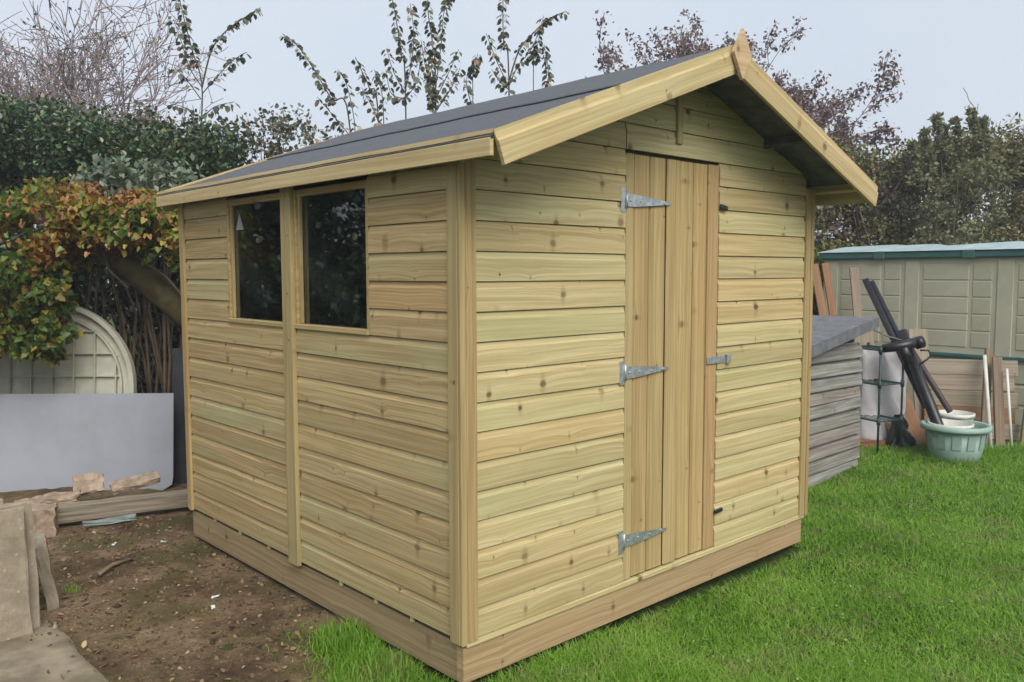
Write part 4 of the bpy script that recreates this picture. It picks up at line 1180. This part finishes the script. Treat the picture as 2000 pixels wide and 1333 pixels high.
# single large leaves at the front of the creeper
lt = pydata('leaf', [tuple(p * 0.048) for p in LEAF_LOBED[0]], LEAF_LOBED[1])
LEAFCOL = [plain('leaf_orange', (0.26, 0.105, 0.025), 0.45, var=0.2, scale=40), plain('leaf_gold', (0.27, 0.20, 0.032), 0.45, var=0.2, scale=40),
           plain('leaf_green', (0.11, 0.17, 0.035), 0.45, var=0.2, scale=40), plain('leaf_russet', (0.15, 0.058, 0.022), 0.45, var=0.2, scale=40)]
for k in range(110):
    s = RNG.uniform(-3.75, -2.35); d = RNG.uniform(5.80, 5.98); z = RNG.uniform(1.72, 2.16) if s > -3.3 else RNG.uniform(1.45, 2.16)
    ax = (TOCAM * RNG.uniform(0.2, 0.8) + Vector((RNG.normal() * 0.5, RNG.normal() * 0.5, -0.7))).normalized()
    nr = (TOCAM * 0.6 + Vector((RNG.normal() * 0.3, RNG.normal() * 0.3, 0.8)))
    nr = (nr - ax * nr.dot(ax)).normalized()
    col = LEAFCOL[int(RNG.choice(4, p=[0.38, 0.26, 0.14, 0.22]))]
    ob('leaf', lt, col, crp, BASIS(S(s, d, z), ax, nr.cross(ax), nr) @ Matrix.Scale(RNG.uniform(0.75, 1.15), 4))

# silvery bush behind the creeper
C = [tuple(S(RNG.uniform(-3.45, -2.45), RNG.uniform(6.7, 7.1), RNG.uniform(1.9, 2.40))) for k in range(46)]
bush('silver_bush', 'silvery green leafed bush rising behind the orange creeper', 'bush', S(-3.0, 6.95), C, [0.12] * len(C), 60, 0.068, SILVER, LEAF_QUAD, 24, STALK, upness=0.5)

# bare trees, top left
def tree(name, label, base, limbs, depth, spread, ratio, kids, rad, length, bark, leaf=None, lsize=0.05, per=6, seed=1, gnarl=0.12, up=0.05, sides=5, seg=4, upd=(0, 0, 1), cat='tree', minr=0.0022):
    rs = random.Random(seed)
    t = thing(name, label, cat, Matrix.Translation(base))
    out = []; tips = []
    for (p, d, L, r) in limbs:
        grow(p, d, L, r, depth, out, spread, ratio, kids, gnarl, up, tips, seg, rs)
    ob('trunk', tube(out[:len(limbs)], 9, 'trunk'), bark, t, Matrix.Translation(base))
    ob('branch', tube(out, sides, 'branches', cap=False), bark, t, Matrix.Translation(base))
    if leaf is not None:
        P = []
        for pts, d in tips:
            for k in range(per):
                i = rs.randrange(len(pts) - 1); f = rs.random()
                q = pts[i].lerp(pts[i + 1], f); P.append((q.x + rs.gauss(0, 0.05), q.y + rs.gauss(0, 0.05), q.z + rs.gauss(0, 0.05)))
        P = np.array(P); n = len(P)
        ax = unit(rdir(n) + np.array([0, 0, -0.5])[None]); nr = rdir(n) + np.array([0, 0, 0.4])[None]
        ob('crown', leaf_cloud('crown', P, lsize * RNG.uniform(0.6, 1.3, n), ax, nr, LEAF_QUAD), leaf, t, Matrix.Translation(base))
    return t
def fan(n, z0, half, L, r, seed, depthspread=0.35):
    rs = random.Random(seed); out = [(Vector((0, 0, -0.05)), (0.02, 0, 1), z0 + 0.5, r * 1.9)]
    for k in range(n):
        a = math.radians(-half + 2 * half * (k + 0.5 + rs.uniform(-0.3, 0.3)) / n)
        dd = rs.uniform(-depthspread, depthspread)
        v = Vector((0.7354, -0.6776, 0)) * math.sin(a) + Vector((0, 0, 1)) * math.cos(a) + Vector((0.6776, 0.7354, 0)) * dd
        out.append((Vector((0, 0, z0 * rs.uniform(0.75, 1.05))), tuple(v), L * rs.uniform(0.85, 1.1) * (1 - 0.25 * abs(math.sin(a))), r * rs.uniform(0.6, 1.0)))
    return out
TWIG_PALE = plain('pale_twig', (0.30, 0.235, 0.235), 0.8, var=0.2, scale=9, spec=0.2)
bt = S(-7.0, 12.5)
tree('bare_tree', 'leafless pinkish twigged tree rising above the dark hedge', bt, fan(14, 2.0, 66, 2.1, 0.055, 3), 4, 0.48, 0.67, 4, 0.1, 2.2, TWIG_PALE, SHOOT, 0.06, 1, seed=5, gnarl=0.17, up=0.04, sides=4, seg=3)
# plum-leaved tree behind the ridge
pt = S(3.15, 13.0)
tree('plum_tree', 'tall tree with sparse dull pink leaves behind the shed ridge', pt, fan(15, 2.2, 74, 1.85, 0.06, 8), 4, 0.50, 0.66, 3, 0.1, 2.0, TWIG, PINKLEAF, 0.066, 32, seed=12, gnarl=0.15, up=0.03, sides=4, seg=3)

# saplings with upright leafy shoots
def sapling(name, label, base, shoots, leaf=0.052, seed=0):
    """shoots: polylines of absolute points; leaves hang in pairs from the upper part"""
    rs = random.Random(seed)
    base = Vector(base)
    t = thing(name, label, 'sapling', Matrix.Translation(base))
    stems = []; P = []; A = []; Nn = []
    for pts, leaf_from, dens in shoots:
        pts = [Vector(p) - base for p in pts]
        # smooth
        fine = []
        n = len(pts)
        for i in range(n - 1):
            p0 = pts[max(i - 1, 0)]; p1 = pts[i]; p2 = pts[i + 1]; p3 = pts[min(i + 2, n - 1)]
            for k in range(8):
                u = k / 8
                fine.append(0.5 * ((2 * p1) + (p2 - p0) * u + (2 * p0 - 5 * p1 + 4 * p2 - p3) * u * u + (3 * p1 - p0 - 3 * p2 + p3) * u ** 3))
        fine.append(pts[-1])
        m = len(fine)
        r0 = 0.008 if len(pts) > 4 else 0.0045
        stems.append((fine, [r0 * (1 - 0.75 * i / m) + 0.0015 for i in range(m)]))
        i0 = int(leaf_from * (m - 1))
        L = sum((fine[i + 1] - fine[i]).length for i in range(i0, m - 1))
        cnt = int(L * dens)
        for k in range(cnt):
            u = min(0.999, leaf_from + (1 - leaf_from) * (k + rs.uniform(-1.5, 1.5)) / max(cnt, 1)); u = max(u, leaf_from)
            x = u * (m - 1); i = min(int(x), m - 2); q = fine[i].lerp(fine[i + 1], x - i)
            sd = (1 if k % 2 else -1)
            side = Vector((0.7354 * sd + rs.gauss(0, 0.6), -0.6776 * sd + rs.gauss(0, 0.6), rs.uniform(-1.2, -0.1))).normalized()
            P.append(q + side * 0.018); A.append(side + Vector((0, 0, -0.45))); Nn.append(Vector((rs.gauss(0, 0.3), rs.gauss(0, 0.3), 1)))
    ob('stem', tube(stems, 5, 'stems'), BARK, t, Matrix.Translation(base))
    P = np.array([tuple(p) for p in P]); A = np.array([tuple(p) for p in A]); Nn = np.array([tuple(p) for p in Nn])
    ob('foliage', leaf_cloud('foliage', P, leaf * 0.85 * RNG.uniform(0.55, 1.2, len(P)), A, Nn, LEAF_ROUND), SHOOT, t, Matrix.Translation(base))
    return t
def px(x, y, d):
    """a spot in the garden plan: across, up the garden, height (worked out from the site survey)"""
    s = (x - 1000) / 1660.7 * d * 1.0
    return S(s, d, 1.577 + d * (532 - y) / 1660.7)
D1 = 8.3
sapling('sapling', 'young sapling with five leafy shoots above the left eave', S(-2.98, D1, 0.0), [
    ([px(400, 850, D1), px(402, 330, D1), px(408, 178, D1), px(392, 110, D1), px(378, 50, D1), px(366, -12, D1)], 0.50, 85),
    ([px(408, 178, D1), px(428, 110, D1), px(455, 75, D1), px(490, 50, D1), px(524, 30, D1)], 0.25, 75),
    ([px(408, 190, D1), px(440, 155, D1), px(468, 128, D1), px(496, 112, D1)], 0.25, 75),
    ([px(408, 178, D1), px(385, 140, D1), px(372, 95, D1), px(358, 52, D1)], 0.35, 70),
    ([px(405, 200, D1), px(380, 165, D1), px(356, 140, D1)], 0.3, 50),
    ([px(404, 240, D1), px(430, 215, D1), px(470, 205, D1)], 0.2, 60),
    ([px(404, 260, D1), px(380, 220, D1), px(345, 208, D1)], 0.2, 60)], 0.078, 3)
D2 = 9.0
sapling('sapling', 'leaning shoots furthest left above the middle of the roof', S(-1.6, D2, 0.0), [
    ([px(700, 826, D2), px(690, 260, D2), px(655, 200, D2), px(620, 140, D2), px(592, 100, D2), px(564, 78, D2)], 0.36, 85),
    ([px(690, 270, D2), px(665, 240, D2), px(628, 196, D2)], 0.3, 60),
    ([px(700, 300, D2), px(698, 240, D2), px(685, 175, D2), px(668, 145, D2)], 0.35, 60),
    ([px(700, 320, D2), px(625, 290, D2), px(606, 246, D2)], 0.5, 60)], 0.078, 5)
sapling('sapling', 'straight leafy shoots left of the tallest cluster above the roof', S(-1.25, D2 + 0.1, 0.0), [
    ([px(750, 826, D2), px(745, 250, D2), px(728, 180, D2), px(715, 150, D2), px(702, 122, D2)], 0.32, 80),
    ([px(750, 260, D2), px(735, 220, D2), px(713, 178, D2)], 0.2, 70),
    ([px(755, 260, D2), px(752, 190, D2), px(738, 145, D2)], 0.2, 60)], 0.074, 6)
sapling('sapling', 'tallest leafy sapling of the cluster above the middle of the roof', S(-1.15, D2 + 0.2, 0.0), [
    ([px(797, 826, D2), px(797, 190, D2), px(790, 120, D2), px(782, 60, D2), px(768, -20, D2)], 0.40, 90),
    ([px(797, 185, D2), px(810, 130, D2), px(814, 75, D2), px(808, 22, D2)], 0.1, 75),
    ([px(797, 190, D2), px(775, 150, D2), px(762, 105, D2)], 0.1, 60),
    ([px(797, 200, D2), px(770, 190, D2), px(760, 145, D2)], 0.1, 70),
    ([px(797, 200, D2), px(820, 165, D2), px(828, 105, D2)], 0.1, 60)], 0.078, 8)
sapling('sapling', 'bushy leafy sapling right of the tallest above the roof', S(-0.75, D2 + 0.1, 0.0), [
    ([px(855, 826, D2), px(855, 200, D2), px(850, 100, D2), px(842, 40, D2), px(840, -20, D2)], 0.34, 100),
    ([px(855, 180, D2), px(866, 100, D2), px(872, 40, D2), px(888, 0, D2)], 0.1, 80),
    ([px(855, 200, D2), px(838, 150, D2), px(828, 90, D2)], 0.05, 80),
    ([px(855, 200, D2), px(876, 160, D2), px(900, 108, D2)], 0.1, 75),
    ([px(858, 220, D2), px(885, 180, D2), px(902, 142, D2)], 0.1, 75),
    ([px(850, 220, D2), px(845, 170, D2), px(850, 120, D2)], 0.0, 110)], 0.078, 9)
sapling('sapling', 'short drooping leafy shoot low on the ridge, between two taller saplings', S(-0.4, D2, 0.0), [
    ([px(928, 826, D2), px(926, 200, D2), px(928, 150, D2), px(936, 116, D2)], 0.40, 120),
    ([px(926, 220, D2), px(915, 180, D2), px(916, 150, D2)], 0.0, 80)], 0.074, 10)
sapling('sapling', 'sapling with arching right hand shoot near the ridge', S(0.0, D2 + 0.2, 0.0), [
    ([px(998, 826, D2), px(995, 170, D2), px(986, 100, D2), px(984, 40, D2), px(986, -20, D2)], 0.42, 95),
    ([px(996, 165, D2), px(1015, 110, D2), px(1045, 75, D2), px(1075, 50, D2), px(1105, 38, D2)], 0.2, 70),
    ([px(996, 175, D2), px(1012, 140, D2), px(1040, 105, D2), px(1062, 46, D2)], 0.1, 65),
    ([px(996, 180, D2), px(972, 130, D2), px(952, 78, D2)], 0.15, 65),
    ([px(996, 185, D2), px(975, 165, D2), px(962, 145, D2)], 0.0, 70)], 0.078, 11)
sapling('sapling', 'pair of short drooping shoots at the top of the ridge', S(0.35, D2 + 0.1, 0.0), [
    ([px(1045, 826, D2), px(1042, 170, D2), px(1046, 125, D2), px(1052, 88, D2)], 0.42, 110),
    ([px(1052, 200, D2), px(1070, 165, D2), px(1068, 130, D2), px(1062, 98, D2)], 0.25, 110)], 0.074, 12)
# low leafy tops along the ridge
C = [tuple(S(s, 9.3, 2.96 + 0.028 * (s + 2) * 5 + RNG.normal() * 0.07)) for s in np.linspace(-1.9, 0.7, 30)]
bush('low_shrub', 'low leafy shrub showing along the ridge beneath the saplings', 'shrub', S(-0.6, 9.3), C, [0.13] * len(C), 14, 0.062, SHOOT, LEAF_OVAL, 26, BARK)

# right hand hedge and trees
C, R_ = wall_of_clumps(3.9, 9.4, 11.6, 12.8, lambda s: 3.22 + wav(s, 0.13, 0.9), 620, zmin=0.9, r=(0.18, 0.34), shell=0.25)
bush('mixed_hedge', 'olive brown mixed hedge beyond the plastic shed', 'hedge', S(6.2, 12.2), C, R_, 170, 0.068, OLIVE, LEAF_QUAD, 70, TWIG)
def spire_bush():
    C = []; R_ = []
    for k in range(70):
        a = RNG.uniform(0, 6.28); r = math.sqrt(RNG.random()) * 0.62; z = RNG.uniform(1.2, 3.35 - 0.5 * (r / 0.62) ** 2)
        p = S(5.75 + r * math.cos(a), 11.3 + r * math.sin(a), z); C.append((p.x, p.y, p.z)); R_.append(RNG.uniform(0.12, 0.22))
    for s, top in ((5.35, 3.35), (5.5, 3.55), (5.62, 3.42), (5.95, 3.62), (6.1, 3.5), (5.75, 3.5), (5.2, 3.2)):
        for q in range(5):
            p = S(s + 0.02 * q, 11.2, top - 0.11 * q); C.append((p.x, p.y, p.z)); R_.append(0.055 + 0.012 * q)
    bush('tall_evergreen', 'tall grey green evergreen with upright tips above the hedge', 'tree', S(5.75, 11.3), C, R_, 85, 0.068, GREYGREEN, LEAF_QUAD, 24, BARK, upness=0.3)
spire_bush()
bt2 = S(8.4, 14.0)
tree('bare_shrub_tree', 'bare twiggy tree at the right edge above the hedge', bt2,
     [(Vector((0, 0, 0)), (0.0, 0, 1), 2.0, 0.08), (Vector((0, 0, 1.6)), (-0.5, 0.5, 0.9), 1.5, 0.05), (Vector((0, 0, 1.7)), (0.4, -0.4, 0.9), 1.5, 0.05), (Vector((0, 0, 1.5)), (-0.8, 0.7, 0.5), 1.4, 0.04)],
     3, 0.55, 0.66, 4, 0.1, 1.5, TWIG, OLIVE, 0.05, 2, seed=31, gnarl=0.16, up=0.04, sides=4, seg=3)
C, R_ = wall_of_clumps(2.6, 4.3, 10.3, 10.9, lambda s: 1.75 + wav(s, 0.06), 70, zmin=0.1, r=(0.15, 0.25), shell=0.4)
bush('ivy_hedge', 'low ivy hedge showing between the new shed and the planks', 'hedge', S(3.4, 10.6), C, R_, 90, 0.07, CREEPER_GREEN, LEAF_LOBED, 20, STALK)
# hedge running behind everything, seen only through gaps
C, R_ = wall_of_clumps(-3.0, 4.4, 12.0, 12.8, lambda s: 2.1 + wav(s, 0.15), 160, zmin=0.2, r=(0.2, 0.38), shell=0.35)
bush('back_hedge', 'far hedge running behind the new shed', 'hedge', S(0.5, 12.4), C, R_, 90, 0.085, HEDGE, LEAF_QUAD, 20, BARK)

# ---------------------------------------------------------------- lawn
def grass_material():
    m, nt, b = newmat('grass'); n = N(nt)
    isl = n.island(); co = n.pos()
    a = n.noise(co, 1.7, 4, 0.6); s_ = n.noise(n.vmath('ADD', co, (9.2, 3.3, 0)), 3.2, 3, 0.6)
    f = n.math('ADD', n.math('MULTIPLY', isl, 0.6), n.math('MULTIPLY', n.range(a, 0.3, 0.7), 0.4))
    c = n.ramp(f, [(0.0, (0.085, 0.215, 0.014)), (0.3, (0.150, 0.325, 0.024)), (0.65, (0.230, 0.435, 0.042)), (1.0, (0.340, 0.520, 0.100))])
    dry = n.math('MULTIPLY', n.range(s_, 0.49, 0.66), n.range(n.math('FRACT', n.math('MULTIPLY', isl, 7.7)), 0.35, 0.75))
    c = n.mix(n.math('MULTIPLY', dry, 0.8), c, (0.34, 0.33, 0.14))
    odd = n.math('GREATER_THAN', n.math('FRACT', n.math('MULTIPLY', isl, 31.1)), 0.955)
    c = n.mix(n.math('MULTIPLY', odd, 0.8), c, (0.42, 0.38, 0.20))
    n.put(b.inputs['Base Color'], c); b.inputs['Roughness'].default_value = 0.5; b.inputs['Specular IOR Level'].default_value = 0.3
    t = n.node('ShaderNodeBsdfTranslucent'); n.put(t.inputs['Color'], c)
    mx = n.node('ShaderNodeMixShader'); mx.inputs[0].default_value = 0.35
    nt.links.new(b.outputs[0], mx.inputs[1]); nt.links.new(t.outputs[0], mx.inputs[2])
    nt.links.new(mx.outputs[0], nt.nodes['Material Output'].inputs['Surface'])
    return m

def blades(P, h, w, rng, lean=0.9):
    n = len(P)
    az = rng.uniform(0, 2 * np.pi, n); fa = az + rng.normal(0, 0.5, n) + np.pi / 2
    ln = np.abs(rng.normal(0.0, lean, n)) * h
    L = np.stack([np.cos(az) * ln, np.sin(az) * ln, np.zeros(n)], 1)
    Wv = np.stack([np.cos(fa), np.sin(fa), np.zeros(n)], 1) * (w / 2)[:, None]
    H = np.stack([np.zeros(n), np.zeros(n), h], 1)
    v0 = P - Wv; v1 = P + Wv
    m = P + H * 0.6 + L * 0.35
    v2 = m - Wv * 0.8; v3 = m + Wv * 0.8
    v4 = P + H * 0.95 + L
    V = np.stack([v0, v1, v2, v3, v4], 1).reshape(-1, 3)
    F = np.array([(0, 1, 3), (0, 3, 2), (2, 3, 4)])[None] + (np.arange(n) * 5)[:, None, None]
    return V, F.reshape(-1, 3)

rng = np.random.default_rng(5)
NB = 480000
d = 2.7 * (10.5 / 2.7) ** (rng.random(NB) ** 0.85)
u = rng.uniform(-0.42, 0.74, NB)
P = s2w(u * d, d, 0.0)
X, Y = P[:, 0], P[:, 1]
P[:, 2] = lawn_h(X, Y) - 0.012
ok = ~((X > -0.015) & (X < 2.50) & (Y > -0.03) & (Y < 2.6))
ok &= dirt_edge(X, Y) < -0.02 + 0.085 * rng.normal(size=NB)
ok &= ~((X < -0.93) & (Y < 1.9)) 
ok &= ~((X > 3.05) & (X < 4.75) & (Y > 0.75) & (Y < 2.4))
P = P[ok]; d = d[ok]; n = len(P)
X, Y = P[:, 0], P[:, 1]
patch = hash_noise(X, Y, 44, 4, 1.3)
h = (0.024 + 0.015 * np.clip(patch, -1, 1.3) + 0.012 * rng.random(n)) * (0.75 + 0.5 * rng.random(n))
edge = np.exp(-np.abs(Y + 0.02) / 0.05) * ((X > -0.1) & (X < 2.6)) + np.exp(-np.abs(X + 0.02) / 0.08) * ((Y > -0.1) & (Y < 1.0))
h *= 1 + 0.25 * np.clip(edge, 0, 1) * rng.random(n)
ds = np.hypot(X - S(3.735, 7.08).x, Y - S(3.735, 7.08).y)
h *= 1 + 1.6 * np.exp(-np.abs(ds - 0.24) / 0.12) * rng.random(n) + 0.9 * np.clip((d - 6.9) / 0.6, 0, 1) * rng.random(n)
w = (0.0018 + 0.0005 * d) * rng.uniform(0.7, 1.3, n)
V, F = blades(P, h, w, rng, 1.25)
o = ob('lawn_grass', npmesh('grass', V, F), grass_material())
tag(o, 'green mown lawn around the shed', 'grass', kind='stuff')
# rough grass tuft at the shed corner and weeds in the earth
GR = o.data.materials[0]
def tuft(cx, cy, rad, n, hh, label):
    r = np.sqrt(rng.random(n)) * rad; a = rng.uniform(0, 6.28, n)
    P = np.stack([cx + r * np.cos(a), cy + r * np.sin(a), np.zeros(n)], 1)
    V, F = blades(P - np.array([cx, cy, 0])[None], hh * rng.uniform(0.5, 1.2, n) * (1 - 0.5 * (r / rad)), np.full(n, 0.0045), rng, 0.55)
    q = ob('grass_tuft', npmesh('tuft', V, F), GR, None, Matrix.Translation((cx, cy, 0.0)))
    tag(q, label, 'grass', kind='stuff')
tuft(-0.08, 0.68, 0.15, 500, 0.12, 'long grass tuft against the side bearer')
tuft(-0.16, 0.34, 0.17, 600, 0.10, 'long grass tuft near the front corner of the shed')
tuft(-0.78, 2.12, 0.05, 60, 0.06, 'small green weed at the edge of the bare earth')
tuft(-0.86, 1.62, 0.10, 60, 0.035, 'sparse weeds beside the concrete path')

# ---------------------------------------------------------------- litter on the earth
nl = 1500
lx = rng.uniform(-1.5, 0.0, nl); ly = 0.2 + 3.0 * rng.random(nl); keep = dirt_edge(lx, ly) > 0.05
lx, ly = lx[keep], ly[keep]; n = len(lx)
P = np.stack([lx, ly, dirt_h(lx, ly) + 0.006], 1)
ax = unit(np.stack([rng.normal(size=n), rng.normal(size=n), 0.25 * rng.normal(size=n)], 1)); nr = np.array([0, 0, 1.0])[None] + 0.35 * rng.normal(size=(n, 3))
DEADLEAF = leafmat('dead_leaves', [(0.0, (0.09, 0.055, 0.03)), (0.5, (0.19, 0.115, 0.06)), (0.85, (0.30, 0.20, 0.11)), (1.0, (0.38, 0.30, 0.17))], rough=0.7, trans=0.1)
o = ob('leaf_litter', leaf_cloud('litter', P, rng.uniform(0.008, 0.036, n), ax, nr, LEAF_OVAL), DEADLEAF)
tag(o, 'dead brown leaves and chips scattered on the bare earth', 'leaf litter', kind='stuff')
# clods
nc = 4500
lx = rng.uniform(-1.6, 0.05, nc); ly = rng.uniform(0.1, 3.2, nc); keep = dirt_edge(lx, ly) > 0.04
lx, ly = lx[keep], ly[keep]; n = len(lx)
octa = np.array([(1, 0, 0), (-1, 0, 0), (0, 1, 0), (0, -1, 0), (0, 0, 0.7), (0, 0, -0.7)], float)
fo = np.array([(0, 2, 4), (2, 1, 4), (1, 3, 4), (3, 0, 4), (2, 0, 5), (1, 2, 5), (3, 1, 5), (0, 3, 5)])
sz = 0.003 + 0.014 * rng.random(n) ** 4
V = np.stack([lx, ly, dirt_h(lx, ly)], 1)[:, None] + sz[:, None, None] * (octa[None] + rng.normal(0, 0.25, (n, 6, 3)))
F = fo[None] + (np.arange(n) * 6)[:, None, None]
CLOD = leafmat('earth_clods', [(0.0, (0.07, 0.047, 0.03)), (0.6, (0.15, 0.10, 0.062)), (0.97, (0.21, 0.155, 0.10)), (1.0, (0.36, 0.32, 0.26))], rough=0.95, trans=0.0, spec=0.1)
o = ob('earth_clods', npmesh('clods', V.reshape(-1, 3), F.reshape(-1, 3)), CLOD)
tag(o, 'small clods and stones scattered over the bare earth', 'soil', kind='stuff')
# white chips, a stick, a fallen leaf
CHIP = plain('white_chip', (0.75, 0.74, 0.70), 0.6, var=0.1)
for i, (x, y, lab) in enumerate(((-0.30, 1.52, 'small white chip on the earth nearest the side bearer'), (-0.36, 1.40, 'small white chip on the earth nearest the lawn'), (-0.16, 2.55, 'white chip on the earth towards the beam'), (-0.38, 2.72, 'white fragment beside the teal strip'))):
    q = ob('white_chip', rough_box('chip', 0.028, 0.012, 0.006, n=1, amp=0.002, seed=50 + i), CHIP, None, TR((x, y, float(dirt_h(np.array([x]), np.array([y]))[0]) + 0.006), i * 1.3))
    tag(q, lab, 'chip')
q = ob('stick', tube([([(0, 0, 0), (0.12, 0.03, 0.006), (0.25, 0.02, 0.0)], [0.010, 0.012, 0.007])], 6), STALK, None, TR((-0.62, 2.20, 0.03), 0.5))
tag(q, 'pale brown stick lying on the bare earth', 'stick')
q = ob('fallen_leaf', lt, LEAFCOL[0], None, TR((3.42, -0.42, 0.052), 1.1, 0.2))
tag(q, 'single orange fallen leaf on the lawn', 'leaf')

n = 420
dd = 2.9 + 5.2 * rng.random(n); P = s2w(rng.uniform(-0.05, 0.62, n) * dd, dd, 0.0)
keep = (P[:, 1] < -0.12) | (P[:, 0] > 2.75); P = P[keep]; n = len(P)
P[:, 2] = lawn_h(P[:, 0], P[:, 1]) + 0.012
P = np.repeat(P, 9, 0) + rng.normal(0, 0.022, (n * 9, 3)) * np.array([1, 1, 0.25]); n = len(P)
CLOVER = leafmat('clover', [(0.0, (0.10, 0.25, 0.04)), (0.7, (0.17, 0.36, 0.07)), (1.0, (0.30, 0.42, 0.12))], rough=0.6, trans=0.3)
o = ob('lawn_clover', leaf_cloud('clover', P, rng.uniform(0.008, 0.017, n), rdir(n) * np.array([1, 1, 0.3]), np.array([0, 0, 1.0])[None] + 0.4 * rng.normal(size=(n, 3)), LEAF_ROUND), CLOVER)
tag(o, 'patches of small clover among the lawn grass', 'clover', kind='stuff')

# ---------------------------------------------------------------- misty morning air
hz = bpy.data.materials.new('misty_air'); hz.use_nodes = True
hz.node_tree.nodes.clear()
ho = hz.node_tree.nodes.new('ShaderNodeOutputMaterial')
hv = hz.node_tree.nodes.new('ShaderNodeVolumePrincipled')
hv.inputs['Color'].default_value = (0.93, 0.95, 1.0, 1)
hv.inputs['Density'].default_value = 0.0040
hv.inputs['Anisotropy'].default_value = 0.2
hz.node_tree.links.new(hv.outputs[0], ho.inputs['Volume'])
hb = ob('haze', box(184, 184, 9.6, 0), hz, None, TR((-92, -92, -1.1)))
tag(hb, 'thin pale morning mist filling the garden', 'haze', kind='stuff')

# ---------------------------------------------------------------- things that repeat carry one group each
GROUPS = {'paving_slab': 'paving slabs stacked on edge', 'broken_slab': 'broken slab pieces around the beam', 'sapling': 'saplings rising behind the roof',
          'leaning_plank': 'planks leaning behind the weathered shed', 'brown_stake': 'brown stakes beside the white poles', 'white_bucket': 'white buckets by the green tub',
          'gutter_pipe': 'thin black pipes above the tub', 'white_chip': 'white chips on the bare earth', 'evergreen_hedge': 'evergreen hedges at the top left'}
for o in scene.objects:
    if o.parent is None and o.name.split('.')[0] in GROUPS:
        o['group'] = GROUPS[o.name.split('.')[0]]
